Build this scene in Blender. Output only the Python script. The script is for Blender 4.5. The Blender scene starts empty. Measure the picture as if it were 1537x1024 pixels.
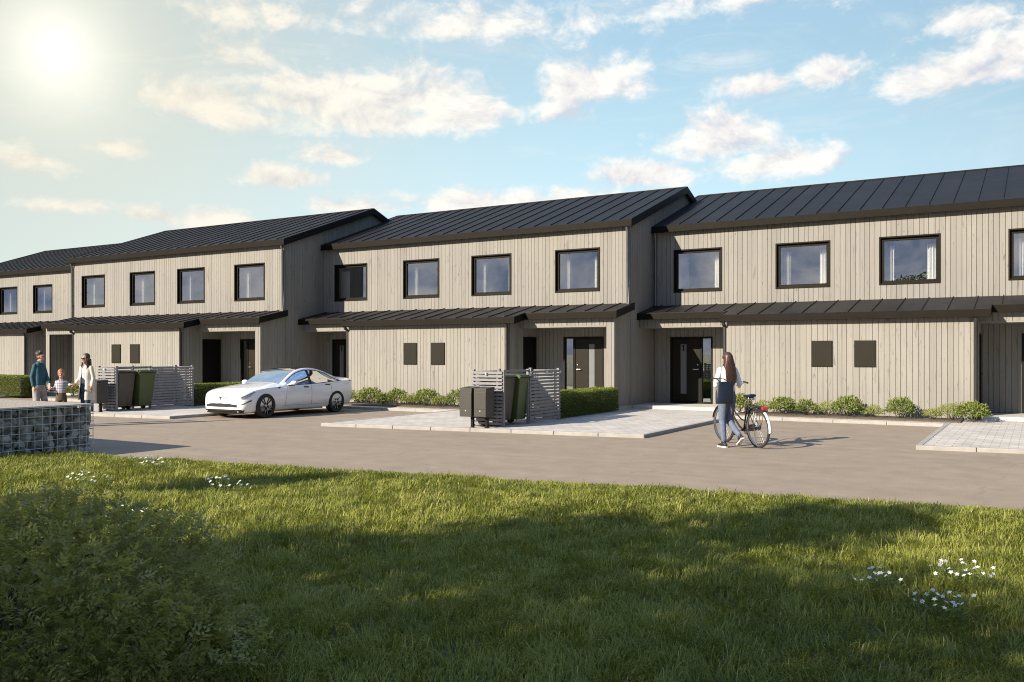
import bpy, bmesh, math, random
import numpy as np
from mathutils import Vector, Matrix, Quaternion

random.seed(11)
rng = np.random.default_rng(11)
scene = bpy.context.scene
COL = scene.collection
PI = math.pi
YAW = math.radians(30.784)


def cam_xy(lateral, forward):
    """ground coordinates of a spot so many metres to the right of and in front of the origin"""
    return (math.cos(YAW) * lateral - math.sin(YAW) * forward,
            math.sin(YAW) * lateral + math.cos(YAW) * forward)


# ------------------------------------------------------------------ mesh builder
class MB:
    def __init__(self):
        self.v, self.f, self.t, self.m = [], [], [], []

    def add(self, verts, faces, tone=0.5, mi=0):
        o = len(self.v)
        self.v.extend([tuple(p) for p in verts])
        for f in faces:
            self.f.append(tuple(i + o for i in f))
            self.t.append(tone)
            self.m.append(mi)

    def hexa(self, p, tone=0.5, mi=0):
        """8 corners: bottom loop 0-3, top loop 4-7"""
        self.add(p, [(3, 2, 1, 0), (4, 5, 6, 7), (0, 1, 5, 4), (1, 2, 6, 5), (2, 3, 7, 6), (3, 0, 4, 7)], tone, mi)

    def box(self, x0, x1, y0, y1, z0, z1, tone=0.5, mi=0):
        self.hexa([(x0, y0, z0), (x1, y0, z0), (x1, y1, z0), (x0, y1, z0),
                   (x0, y0, z1), (x1, y0, z1), (x1, y1, z1), (x0, y1, z1)], tone, mi)

    def obox(self, c, ux, uy, uz, sx, sy, sz, tone=0.5, mi=0):
        """box with centre c, unit axes and full sizes"""
        c = Vector(c); ux = Vector(ux) * sx / 2; uy = Vector(uy) * sy / 2; uz = Vector(uz) * sz / 2
        self.hexa([c - ux - uy - uz, c + ux - uy - uz, c + ux + uy - uz, c - ux + uy - uz,
                   c - ux - uy + uz, c + ux - uy + uz, c + ux + uy + uz, c - ux + uy + uz], tone, mi)

    def tube(self, pts, r, n=10, tone=0.5, mi=0, caps=True):
        pts = [Vector(p) for p in pts]
        rs = r if isinstance(r, (list, tuple)) else [r] * len(pts)
        rings, up = [], None
        for i, p in enumerate(pts):
            d = (pts[min(i + 1, len(pts) - 1)] - pts[max(i - 1, 0)])
            d = d.normalized() if d.length > 1e-9 else Vector((0, 0, 1))
            if up is None:
                up = Vector((0, 0, 1)) if abs(d.z) < .9 else Vector((1, 0, 0))
            a = d.cross(up)
            if a.length < 1e-6:
                a = d.orthogonal()
            a.normalize()
            b = d.cross(a).normalized()
            up = a.cross(d)
            rings.append([p + (a * math.cos(2 * PI * k / n) + b * math.sin(2 * PI * k / n)) * rs[i] for k in range(n)])
        vs = [q for R in rings for q in R]
        fs = []
        for i in range(len(rings) - 1):
            for k in range(n):
                k2 = (k + 1) % n
                fs.append((i * n + k, i * n + k2, (i + 1) * n + k2, (i + 1) * n + k))
        if caps:
            fs.append(tuple(range(n - 1, -1, -1)))
            fs.append(tuple((len(rings) - 1) * n + k for k in range(n)))
        self.add(vs, fs, tone, mi)

    def lathe(self, prof, n=24, axis='z', c=(0, 0, 0), tone=0.5, mi=0, closed=False):
        """prof: (radius, height) pairs"""
        vs, fs = [], []
        m = len(prof)
        for k in range(n):
            a = 2 * PI * k / n
            for r, h in prof:
                x, y, z = r * math.cos(a), r * math.sin(a), h
                if axis == 'y':
                    x, y, z = x, z, -y
                elif axis == 'x':
                    x, y, z = z, x, y
                vs.append((x + c[0], y + c[1], z + c[2]))
        for k in range(n):
            k2 = (k + 1) % n
            for i in range(m if closed else m - 1):
                i2 = (i + 1) % m
                fs.append((k * m + i, k2 * m + i, k2 * m + i2, k * m + i2))
        self.add(vs, fs, tone, mi)

    def ball(self, c, r, n=12, m=8, tone=0.5, mi=0):
        rx, ry, rz = r if isinstance(r, (list, tuple)) else (r, r, r)
        vs = [(c[0], c[1], c[2] - rz)]
        for j in range(1, m):
            t = -PI / 2 + PI * j / m
            for k in range(n):
                a = 2 * PI * k / n
                vs.append((c[0] + rx * math.cos(t) * math.cos(a), c[1] + ry * math.cos(t) * math.sin(a), c[2] + rz * math.sin(t)))
        vs.append((c[0], c[1], c[2] + rz))
        fs = [(0, 1 + (k + 1) % n, 1 + k) for k in range(n)]
        for j in range(m - 2):
            for k in range(n):
                fs.append((1 + j * n + k, 1 + j * n + (k + 1) % n, 1 + (j + 1) * n + (k + 1) % n, 1 + (j + 1) * n + k))
        e = len(vs) - 1
        fs += [(e, 1 + (m - 2) * n + k, 1 + (m - 2) * n + (k + 1) % n) for k in range(n)]
        self.add(vs, fs, tone, mi)

    def build(self, name, mats, parent=None, smooth=False, bevel=0, angle=40):
        me = bpy.data.meshes.new(name)
        me.from_pydata(self.v, [], self.f)
        for m in (mats if isinstance(mats, (list, tuple)) else [mats]):
            me.materials.append(m)
        at = me.attributes.new('tone', 'FLOAT', 'FACE')
        at.data.foreach_set('value', np.array(self.t, dtype=np.float32))
        me.polygons.foreach_set('material_index', np.array(self.m, dtype=np.int32))
        if smooth:
            me.polygons.foreach_set('use_smooth', np.ones(len(self.f), dtype=bool))
            try:
                me.set_sharp_from_angle(angle=math.radians(angle))
            except Exception:
                pass
        me.update()
        o = bpy.data.objects.new(name, me)
        COL.objects.link(o)
        if parent:
            o.parent = parent
        if bevel:
            b = o.modifiers.new('bevel', 'BEVEL'); b.width = bevel; b.segments = 2
            b.limit_method = 'ANGLE'; b.angle_limit = math.radians(35)
        return o


def np_mesh(name, verts, faces_flat, loops_per_face, mat, parent=None, tone=None, smooth=False):
    """fast mesh from numpy: faces_flat = vertex indices, loops_per_face = int array"""
    me = bpy.data.meshes.new(name)
    verts = np.asarray(verts, dtype=np.float32)
    faces_flat = np.asarray(faces_flat, dtype=np.int32).ravel()
    lpf = np.asarray(loops_per_face, dtype=np.int32)
    me.vertices.add(len(verts)); me.vertices.foreach_set('co', verts.ravel())
    me.loops.add(len(faces_flat)); me.loops.foreach_set('vertex_index', faces_flat)
    me.polygons.add(len(lpf))
    st = np.zeros(len(lpf), dtype=np.int32); st[1:] = np.cumsum(lpf)[:-1]
    me.polygons.foreach_set('loop_start', st)
    if tone is not None:
        at = me.attributes.new('tone', 'FLOAT', 'FACE')
        at.data.foreach_set('value', np.asarray(tone, dtype=np.float32))
    if smooth:
        me.polygons.foreach_set('use_smooth', np.ones(len(lpf), dtype=bool))
    me.materials.append(mat)
    me.update(calc_edges=True)
    o = bpy.data.objects.new(name, me)
    COL.objects.link(o)
    if parent:
        o.parent = parent
    return o


def tag(o, label=None, cat=None, group=None, kind=None):
    if label: o['label'] = label
    if cat: o['category'] = cat
    if group: o['group'] = group
    if kind: o['kind'] = kind
    return o


def thing(name, label, cat, loc=(0, 0, 0), rz=0, group=None):
    o = bpy.data.objects.new(name, None)
    o.empty_display_size = .2
    COL.objects.link(o)
    o.location = loc
    o.rotation_euler = (0, 0, rz)
    return tag(o, label, cat, group)


def copy_tree(o, parent=None):
    c = o.copy()
    COL.objects.link(c)
    if parent:
        c.parent = parent
    for ch in list(o.children):
        copy_tree(ch, c)
    return c


# ------------------------------------------------------------------ materials
class NT:
    """tiny helper for node trees"""
    def __init__(self, tree):
        self.t = tree
        self.n = tree.nodes
        self.l = tree.links

    def node(self, typ, **kw):
        nd = self.n.new(typ)
        for k, v in kw.items():
            if k == 'inp':
                for kk, vv in v.items():
                    if hasattr(vv, 'is_linked') or isinstance(vv, bpy.types.NodeSocket):
                        self.l.new(vv, nd.inputs[kk])
                    else:
                        nd.inputs[kk].default_value = vv
            else:
                setattr(nd, k, v)
        return nd

    def math(self, op, a, b=None, c=None, clamp=False):
        nd = self.n.new('ShaderNodeMath'); nd.operation = op; nd.use_clamp = clamp
        for i, x in enumerate((a, b, c)):
            if x is None: continue
            if isinstance(x, (int, float)):
                nd.inputs[i].default_value = x
            else:
                self.l.new(x, nd.inputs[i])
        return nd.outputs[0]

    def ramp(self, fac, stops, interp='LINEAR'):
        nd = self.n.new('ShaderNodeValToRGB')
        nd.color_ramp.interpolation = interp
        el = nd.color_ramp.elements
        el[0].position, el[0].color = stops[0][0], (*stops[0][1], 1)
        el[1].position, el[1].color = stops[-1][0], (*stops[-1][1], 1)
        for p, c in stops[1:-1]:
            e = el.new(p); e.color = (*c, 1)
        self.l.new(fac, nd.inputs[0])
        return nd.outputs[0]

    def mix(self, fac, a, b, blend='MIX'):
        nd = self.n.new('ShaderNodeMix'); nd.data_type = 'RGBA'; nd.blend_type = blend
        for s, x in ((nd.inputs[0], fac), (nd.inputs[6], a), (nd.inputs[7], b)):
            if isinstance(x, (int, float)):
                s.default_value = x
            elif isinstance(x, tuple):
                s.default_value = (*x[:3], 1)
            else:
                self.l.new(x, s)
        return nd.outputs[2]

    def noise(self, vec, scale, detail=4, rough=.55, dist=0):
        nd = self.n.new('ShaderNodeTexNoise')
        nd.inputs['Scale'].default_value = scale
        nd.inputs['Detail'].default_value = detail
        nd.inputs['Roughness'].default_value = rough
        nd.inputs['Distortion'].default_value = dist
        if vec is not None: self.l.new(vec, nd.inputs['Vector'])
        return nd.outputs['Fac']


def new_mat(name):
    m = bpy.data.materials.new(name)
    m.use_nodes = True
    nt = NT(m.node_tree)
    return m, nt, m.node_tree.nodes['Principled BSDF']


def obj_coord(nt, scale=(1, 1, 1), random_offset=True):
    tc = nt.node('ShaderNodeTexCoord')
    mp = nt.node('ShaderNodeMapping')
    mp.inputs['Scale'].default_value = scale
    nt.l.new(tc.outputs['Object'], mp.inputs['Vector'])
    if random_offset:
        oi = nt.node('ShaderNodeObjectInfo')
        r = nt.math('MULTIPLY', oi.outputs['Random'], 37.0)
        nt.l.new(r, mp.inputs['Location'])
    return mp.outputs[0]


def pmat(name, col, rough=.6, metal=0, var=.12, scale=6, bump=0.0, spec=.5, coat=0, bscale=None):
    """plain material with uneven colour, gloss and a fine bump"""
    m, nt, bs = new_mat(name)
    v = obj_coord(nt)
    n1 = nt.noise(v, scale, 5)
    a = tuple(c * (1 - var) for c in col); b = tuple(min(1, c * (1 + var)) for c in col)
    nt.l.new(nt.ramp(n1, [(.3, a), (.7, b)]), bs.inputs['Base Color'])
    n2 = nt.noise(v, scale * 3.1, 3)
    r = nt.math('MULTIPLY_ADD', n2, .16, rough - .08)
    nt.l.new(r, bs.inputs['Roughness'])
    bs.inputs['Metallic'].default_value = metal
    bs.inputs['Specular IOR Level'].default_value = spec
    bs.inputs['Coat Weight'].default_value = coat
    bs.inputs['Coat Roughness'].default_value = .04
    if bump:
        n3 = nt.noise(v, bscale or scale * 8, 4)
        bp = nt.node('ShaderNodeBump', inp={'Strength': bump, 'Distance': .01, 'Height': n3})
        nt.l.new(bp.outputs[0], bs.inputs['Normal'])
    return m


def wood_mat():
    m, nt, bs = new_mat('weathered_timber_cladding')
    at = nt.node('ShaderNodeAttribute', attribute_name='tone')
    oi = nt.node('ShaderNodeObjectInfo')
    tc = nt.node('ShaderNodeTexCoord')
    # every board gets its own stretch of grain
    off = nt.math('MULTIPLY', at.outputs['Fac'], 91.7)
    off = nt.math('ADD', off, nt.math('MULTIPLY', oi.outputs['Random'], 13.1))
    cb = nt.node('ShaderNodeCombineXYZ', inp={'X': off, 'Y': off, 'Z': nt.math('MULTIPLY', off, .37)})
    va = nt.node('ShaderNodeVectorMath', operation='ADD')
    nt.l.new(tc.outputs['Object'], va.inputs[0]); nt.l.new(cb.outputs[0], va.inputs[1])
    def mp(s):
        q = nt.node('ShaderNodeMapping'); q.inputs['Scale'].default_value = s
        nt.l.new(va.outputs[0], q.inputs['Vector']); return q.outputs[0]
    board = nt.ramp(at.outputs['Fac'], [(0, (.228, .216, .193)), (.25, (.243, .230, .205)), (.5, (.254, .240, .214)), (.75, (.265, .252, .226)), (1, (.248, .233, .205))])
    grain = nt.noise(mp((34, 34, 1.1)), 1.0, 5, .6, .6)
    g = nt.ramp(grain, [(.28, (.86, .86, .87)), (.5, (.98, .98, .98)), (.75, (1.05, 1.05, 1.05))])
    c = nt.mix(1.0, board, g, 'MULTIPLY')
    # knots and dark weather streaks
    kn = nt.noise(mp((11, 11, 1.6)), 1.0, 2, .5, 1.2)
    k = nt.ramp(kn, [(.635, (1, 1, 1)), (.70, (.80, .79, .79)), (.77, (.62, .60, .59))])
    c = nt.mix(1.0, c, k, 'MULTIPLY')
    kn2 = nt.noise(mp((16, 16, 5.5)), 1.0, 2, .5, .3)
    k2 = nt.ramp(kn2, [(.70, (1, 1, 1)), (.745, (.62, .60, .58))])
    c = nt.mix(1.0, c, k2, 'MULTIPLY')
    big = nt.noise(tc.outputs['Object'], .35, 3)
    b = nt.ramp(big, [(.3, (.93, .93, .95)), (.7, (1.05, 1.04, 1.0))])
    c = nt.mix(1.0, c, b, 'MULTIPLY')
    nt.l.new(c, bs.inputs['Base Color'])
    bs.inputs['Roughness'].default_value = .78
    bs.inputs['Specular IOR Level'].default_value = .25
    bp = nt.node('ShaderNodeBump', inp={'Strength': .35, 'Distance': .006, 'Height': grain})
    nt.l.new(bp.outputs[0], bs.inputs['Normal'])
    return m


def roof_mat():
    m, nt, bs = new_mat('dark_seam_metal')
    at = nt.node('ShaderNodeAttribute', attribute_name='tone')
    v = obj_coord(nt, (1, 1, 1))
    n1 = nt.noise(v, .8, 4)
    c = nt.ramp(n1, [(.3, (.0100, .0092, .0090)), (.7, (.0140, .0130, .0128))])
    t = nt.ramp(at.outputs['Fac'], [(0, (.9, .9, .9)), (1, (1.12, 1.12, 1.12))])
    nt.l.new(nt.mix(1.0, c, t, 'MULTIPLY'), bs.inputs['Base Color'])
    n2 = nt.noise(v, 2.5, 4)
    nt.l.new(nt.math('MULTIPLY_ADD', n2, .2, .46), bs.inputs['Roughness'])
    bs.inputs['Specular IOR Level'].default_value = .26
    n3 = nt.noise(v, 1.6, 2)
    bp = nt.node('ShaderNodeBump', inp={'Strength': .06, 'Distance': .02, 'Height': n3})
    nt.l.new(bp.outputs[0], bs.inputs['Normal'])
    return m


def glass_mat(name, tint=(.75, .8, .85), refl=.2, rough=.0):
    m, nt, bs = new_mat(name)
    nt.n.remove(bs)
    out = nt.n['Material Output']
    v = obj_coord(nt)
    n = nt.noise(v, 1.3, 2)
    bp = nt.node('ShaderNodeBump', inp={'Strength': .05, 'Distance': .01, 'Height': n})
    gl = nt.node('ShaderNodeBsdfGlossy', inp={'Color': (.95, .97, 1, 1), 'Roughness': rough})
    nt.l.new(bp.outputs[0], gl.inputs['Normal'])
    tr = nt.node('ShaderNodeBsdfTransparent', inp={'Color': (*tint, 1)})
    fr = nt.node('ShaderNodeFresnel', inp={'IOR': 1.5})
    fac = nt.math('MULTIPLY_ADD', fr.outputs[0], 1.0 - refl, refl, clamp=True)
    mx = nt.node('ShaderNodeMixShader')
    nt.l.new(fac, mx.inputs[0]); nt.l.new(tr.outputs[0], mx.inputs[1]); nt.l.new(gl.outputs[0], mx.inputs[2])
    nt.l.new(mx.outputs[0], out.inputs['Surface'])
    return m


def leaf_mat(name, stops, rough=.5, trans=.35, tcol=(.25, .35, .05), spec=.3):
    """foliage: 'tone' picks the colour of each leaf, a share of the light passes through"""
    m, nt, bs = new_mat(name)
    out = nt.n['Material Output']
    at = nt.node('ShaderNodeAttribute', attribute_name='tone')
    c = nt.ramp(at.outputs['Fac'], stops)
    nt.l.new(c, bs.inputs['Base Color'])
    bs.inputs['Roughness'].default_value = rough
    bs.inputs['Specular IOR Level'].default_value = spec
    tl = nt.node('ShaderNodeBsdfTranslucent')
    nt.l.new(nt.mix(.5, c, tcol), tl.inputs['Color'])
    mx = nt.node('ShaderNodeMixShader'); mx.inputs[0].default_value = trans
    nt.l.new(bs.outputs[0], mx.inputs[1]); nt.l.new(tl.outputs[0], mx.inputs[2])
    nt.l.new(mx.outputs[0], out.inputs['Surface'])
    return m


M_WOOD = wood_mat()
M_ROOF = roof_mat()
M_TRIM = pmat('brown_black_trim', (.0095, .0076, .0044), .6, 0, .12, 3, spec=.10)
M_PIPE = pmat('grey_zinc_pipe', (.16, .165, .175), .38, .6, .1, 5)
M_PIPE_DARK = pmat('dark_pipe', (.026, .025, .024), .5, .0, .1, 5)
M_FRAME = pmat('window_frame_brown', (.0100, .0080, .0047), .55, 0, .08, 4, spec=.12)
M_DOOR = pmat('door_brown_black', (.0165, .0132, .0080), .5, 0, .08, 4, spec=.15)
M_BLACK = pmat('black_frame', (.007, .0065, .006), .5, 0, .1, 6, spec=.15)
M_HATCH = pmat('hatch_panel', (.0175, .0143, .0090), .6, 0, .08, 3, spec=.15)
M_GLASS = glass_mat('window_glass', (.93, .95, .97), .30)
M_FROST = pmat('frosted_glass', (.14, .145, .15), .35, 0, .05, 4)
M_CURT = pmat('white_curtain', (.90, .88, .84), .85, 0, .03, 3)
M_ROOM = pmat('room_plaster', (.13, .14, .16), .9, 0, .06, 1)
M_CONC = pmat('pale_concrete', (.46, .44, .40), .85, 0, .10, 3, .3)
M_STEEL = pmat('brushed_steel', (.5, .5, .5), .3, 1, .05, 20)
SUN_EL_DEG = 26.5
SHADE = [(-3.2, 3.9, 8, 2.0, 1.6), (.5, 4.3, 9.5, 2.2, 1.6), (4.0, 4.1, 10, 1.6, .9), (-2.9, 10.8, 9, .6, .5), (-2.2, 6.5, 9, 1.2, .8), (.5, 7.1, 9.7, 1.3, .8), (3.2, 8.2, 10, .8, .6), (-8, 5.6, 8, 1.5, 1.3)]

# ------------------------------------------------------------------ the row of houses
W = 11.90                       # length of one house
DEPTH = 9.03
YG, GX0, GX1 = -1.711, 2.804, 8.861      # storage block
YP = -1.094                     # porch front
ZE = 5.293                      # underside of the upper fascia
R_SL = (7.163 - 5.448) / (4.517 + .281)  # upper roof slope
L_SL = .22                      # lower roof slope
def z_up(y):
    return 7.163 - abs(y - 4.517) * R_SL
def z_low(y):
    return 3.104 + L_SL * y
WINX = [.662, 3.697, 6.440, 9.461]
WW, ZB, ZT = 1.49, 3.482, 4.772
DOOR_L = (.56, 1.87)
DOOR_R = (9.75, 11.08)
DZ0, DZ1 = .165, 2.15


def board_wall(mb, P, U, N, length, zlo, zhi, openings=(), pitch=.134, gap=.0095):
    """vertical boards on a backing: P corner, U direction, N outward; openings (u0,u1,z0,z1)"""
    P, U, N = Vector(P), Vector(U), Vector(N)
    zh = zhi if callable(zhi) else (lambda u: zhi)
    u = 0.0
    edges = []
    while u < length - .02:
        w = pitch * random.choice((.82, 1, 1, 1.0, 1.16))
        if length - (u + w) < .06:
            w = length - u
        edges.append((u, min(u + w, length))); u += w
    def piece(a, b, za0, za1, zb0, zb1, n0, n1, tone):
        q = lambda uu, n, z: tuple(P + U * uu + N * n + Vector((0, 0, z)))
        mb.hexa([q(a, n0, za0), q(b, n0, zb0), q(b, n1, zb0), q(a, n1, za0),
                 q(a, n0, za1), q(b, n0, zb1), q(b, n1, zb1), q(a, n1, za1)], tone)
    for (a, b) in edges:
        tone = random.random()
        for (n0, n1, g) in ((-.024, 0.0, gap), (-.07, -.026, 0.0)):
            aa, bb = a + g / 2, b - g / 2
            cuts = {aa, bb}
            for o in openings:
                for e in o[:2]:
                    if aa < e < bb: cuts.add(e)
            cuts = sorted(cuts)
            for c0, c1 in zip(cuts[:-1], cuts[1:]):
                if c1 - c0 < .004: continue
                mid = (c0 + c1) / 2
                holes = sorted([(o[2], o[3]) for o in openings if o[0] < mid < o[1]])
                z = zlo
                for h0, h1 in holes:
                    if h0 > z: piece(c0, c1, z, h0, z, h0, n0, n1, tone)
                    z = max(z, h1)
                t0, t1 = zh(c0), zh(c1)
                if min(t0, t1) > z + .01:
                    piece(c0, c1, z, t0, z, t1, n0, n1, tone)


def slope_slab(mb, x0, x1, ya, yb, zf, th, tone=.5):
    mb.hexa([(x0, ya, zf(ya) - th), (x1, ya, zf(ya) - th), (x1, yb, zf(yb) - th), (x0, yb, zf(yb) - th),
             (x0, ya, zf(ya)), (x1, ya, zf(ya)), (x1, yb, zf(yb)), (x0, yb, zf(yb))], tone)


def seamed_roof(mb, x0, x1, ya, yb, zf, th, pitch=.566, start=None):
    """sheet bays between standing seams"""
    xs = [x0]
    x = (x0 + pitch * .7) if start is None else start
    while x < x1 - .08:
        xs.append(x); x += pitch
    xs.append(x1)
    for a, b in zip(xs[:-1], xs[1:]):
        slope_slab(mb, a, b, ya, yb, zf, th, random.random())
    for x in xs[1:-1]:
        mb.hexa([(x - .008, ya, zf(ya) + .001), (x + .008, ya, zf(ya) + .001), (x + .008, yb, zf(yb) + .001), (x - .008, yb, zf(yb) + .001),
                 (x - .006, ya, zf(ya) + .026), (x + .006, ya, zf(ya) + .026), (x + .006, yb, zf(yb) + .026), (x - .006, yb, zf(yb) + .026)], .2)


def ring(mb, x0, x1, z0, z1, w, y0, y1, wb=None):
    wb = wb or w
    mb.box(x0, x0 + w, y0, y1, z0, z1)
    mb.box(x1 - w, x1, y0, y1, z0, z1)
    mb.box(x0 + w, x1 - w, y0, y1, z1 - w, z1)
    mb.box(x0 + w, x1 - w, y0, y1, z0, z0 + wb)


def curtain(mb, x0, x1, y, z0, z1, folds, amp=.035):
    n = folds * 8
    vs, fs = [], []
    for i in range(n + 1):
        t = i / n
        ph = t * folds * 2 * PI
        yy = y + amp * math.sin(ph) + .012 * math.sin(ph * .37 + x0)
        xx = x0 + (x1 - x0) * t + .012 * math.sin(ph * 2)
        vs += [(xx, yy, z0), (xx + .01 * math.sin(ph * .5), yy * 1.0 + .005, z1)]
    for i in range(n):
        fs.append((2 * i, 2 * i + 2, 2 * i + 3, 2 * i + 1))
    mb.add(vs, fs)


def make_window(root, x):
    f = MB()
    x0, x1 = x, x + WW
    ring(f, x0, x1, ZB, ZT, .040, -.016, .15)                # casing lining the opening
    ring(f, x0 + .040, x1 - .040, ZB + .040, ZT - .040, .075, .055, .125)   # sash
    fr = f.build('window', M_FRAME, root, bevel=.004)
    g = MB(); a = .114
    g.add([(x0 + a, .09, ZB + a), (x1 - a, .09, ZB + a), (x1 - a, .09, ZT - a), (x0 + a, .09, ZT - a)], [(0, 1, 2, 3)])
    g.build('pane', M_GLASS, fr)
    for k, (c0, c1) in enumerate(((x0 - .10, x0 + .34), (x1 - .36, x1 + .08))):
        c = MB()
        curtain(c, c0, c1, .42, ZB - .25, ZT - .20, 5, .060)
        c.build('curtain', M_CURT, fr, smooth=True)
    return fr


def make_door(root, x0, x1, mirrored):
    """front door with a narrow glazed strip and a sidelight; mirrored: sidelight on the left"""
    f = MB()
    ring(f, x0, x1, DZ0, DZ1, .055, -.012, .10)
    s = (x0 + .055 + .30) if mirrored else (x1 - .055 - .30)     # post between sidelight and leaf
    f.box(s - .03, s + .03, -.008, .09, DZ0 + .055, DZ1 - .055)
    d = f.build('door', M_BLACK, root, bevel=.004)
    l0, l1 = (s + .03, x1 - .055) if mirrored else (x0 + .055, s - .03)
    g0, g1 = (x0 + .055, s - .03) if mirrored else (s + .03, x1 - .055)
    lw = l1 - l0
    q = l0 + lw * (.60 if mirrored else .40)
    gx0, gx1, gz0, gz1 = q - .095, q + .095, DZ0 + .28, DZ1 - .22
    L = MB()
    L.box(l0 + .004, gx0, .02, .075, DZ0 + .06, DZ1 - .06)
    L.box(gx1, l1 - .004, .02, .075, DZ0 + .06, DZ1 - .06)
    L.box(gx0, gx1, .02, .075, DZ0 + .06, gz0)
    L.box(gx0, gx1, .02, .075, gz1, DZ1 - .06)
    lf = L.build('door_leaf', M_DOOR, d, bevel=.003)
    g = MB(); g.box(gx0, gx1, .035, .06, gz0, gz1)
    g.build('glass_strip', M_FROST, d)
    sl = MB(); sl.add([(g0, .05, DZ0 + .055), (g1, .05, DZ0 + .055), (g1, .05, DZ1 - .055), (g0, .05, DZ1 - .055)], [(0, 1, 2, 3)])
    sl.build('sidelight', M_GLASS, d)
    hx = l0 + .075 if mirrored else l1 - .075
    s_ = 1 if mirrored else -1
    h = MB()
    h.tube([(hx, .02, 1.18), (hx, -.045, 1.18), (hx + .13 * s_, -.05, 1.18)], .011, 8)
    h.lathe([(.0, -.004), (.024, -.004), (.024, .0)], 12, 'y', (hx, .018, 1.18))
    h.build('handle', M_STEEL, d, smooth=True)
    k = MB(); k.lathe([(.0, -.012), (.020, -.012), (.022, .0)], 12, 'y', (hx, .018, 1.32))
    k.build('lock', M_STEEL, d, smooth=True)
    if not mirrored:
        sp = MB(); sp.box(g0 + .03, g1 - .03, .028, .047, DZ0 + .085, DZ0 + .15)
        sp.build('letter_slot', M_PIPE, d)
        num = MB()                                              # the figure 1 on the glass strip
        num.box(q - .012, q + .022, .026, .034, 1.72, 1.90); num.box(q - .036, q - .012, .026, .034, 1.86, 1.895)
        num.build('house_number', M_BLACK, d)
    return d


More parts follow.
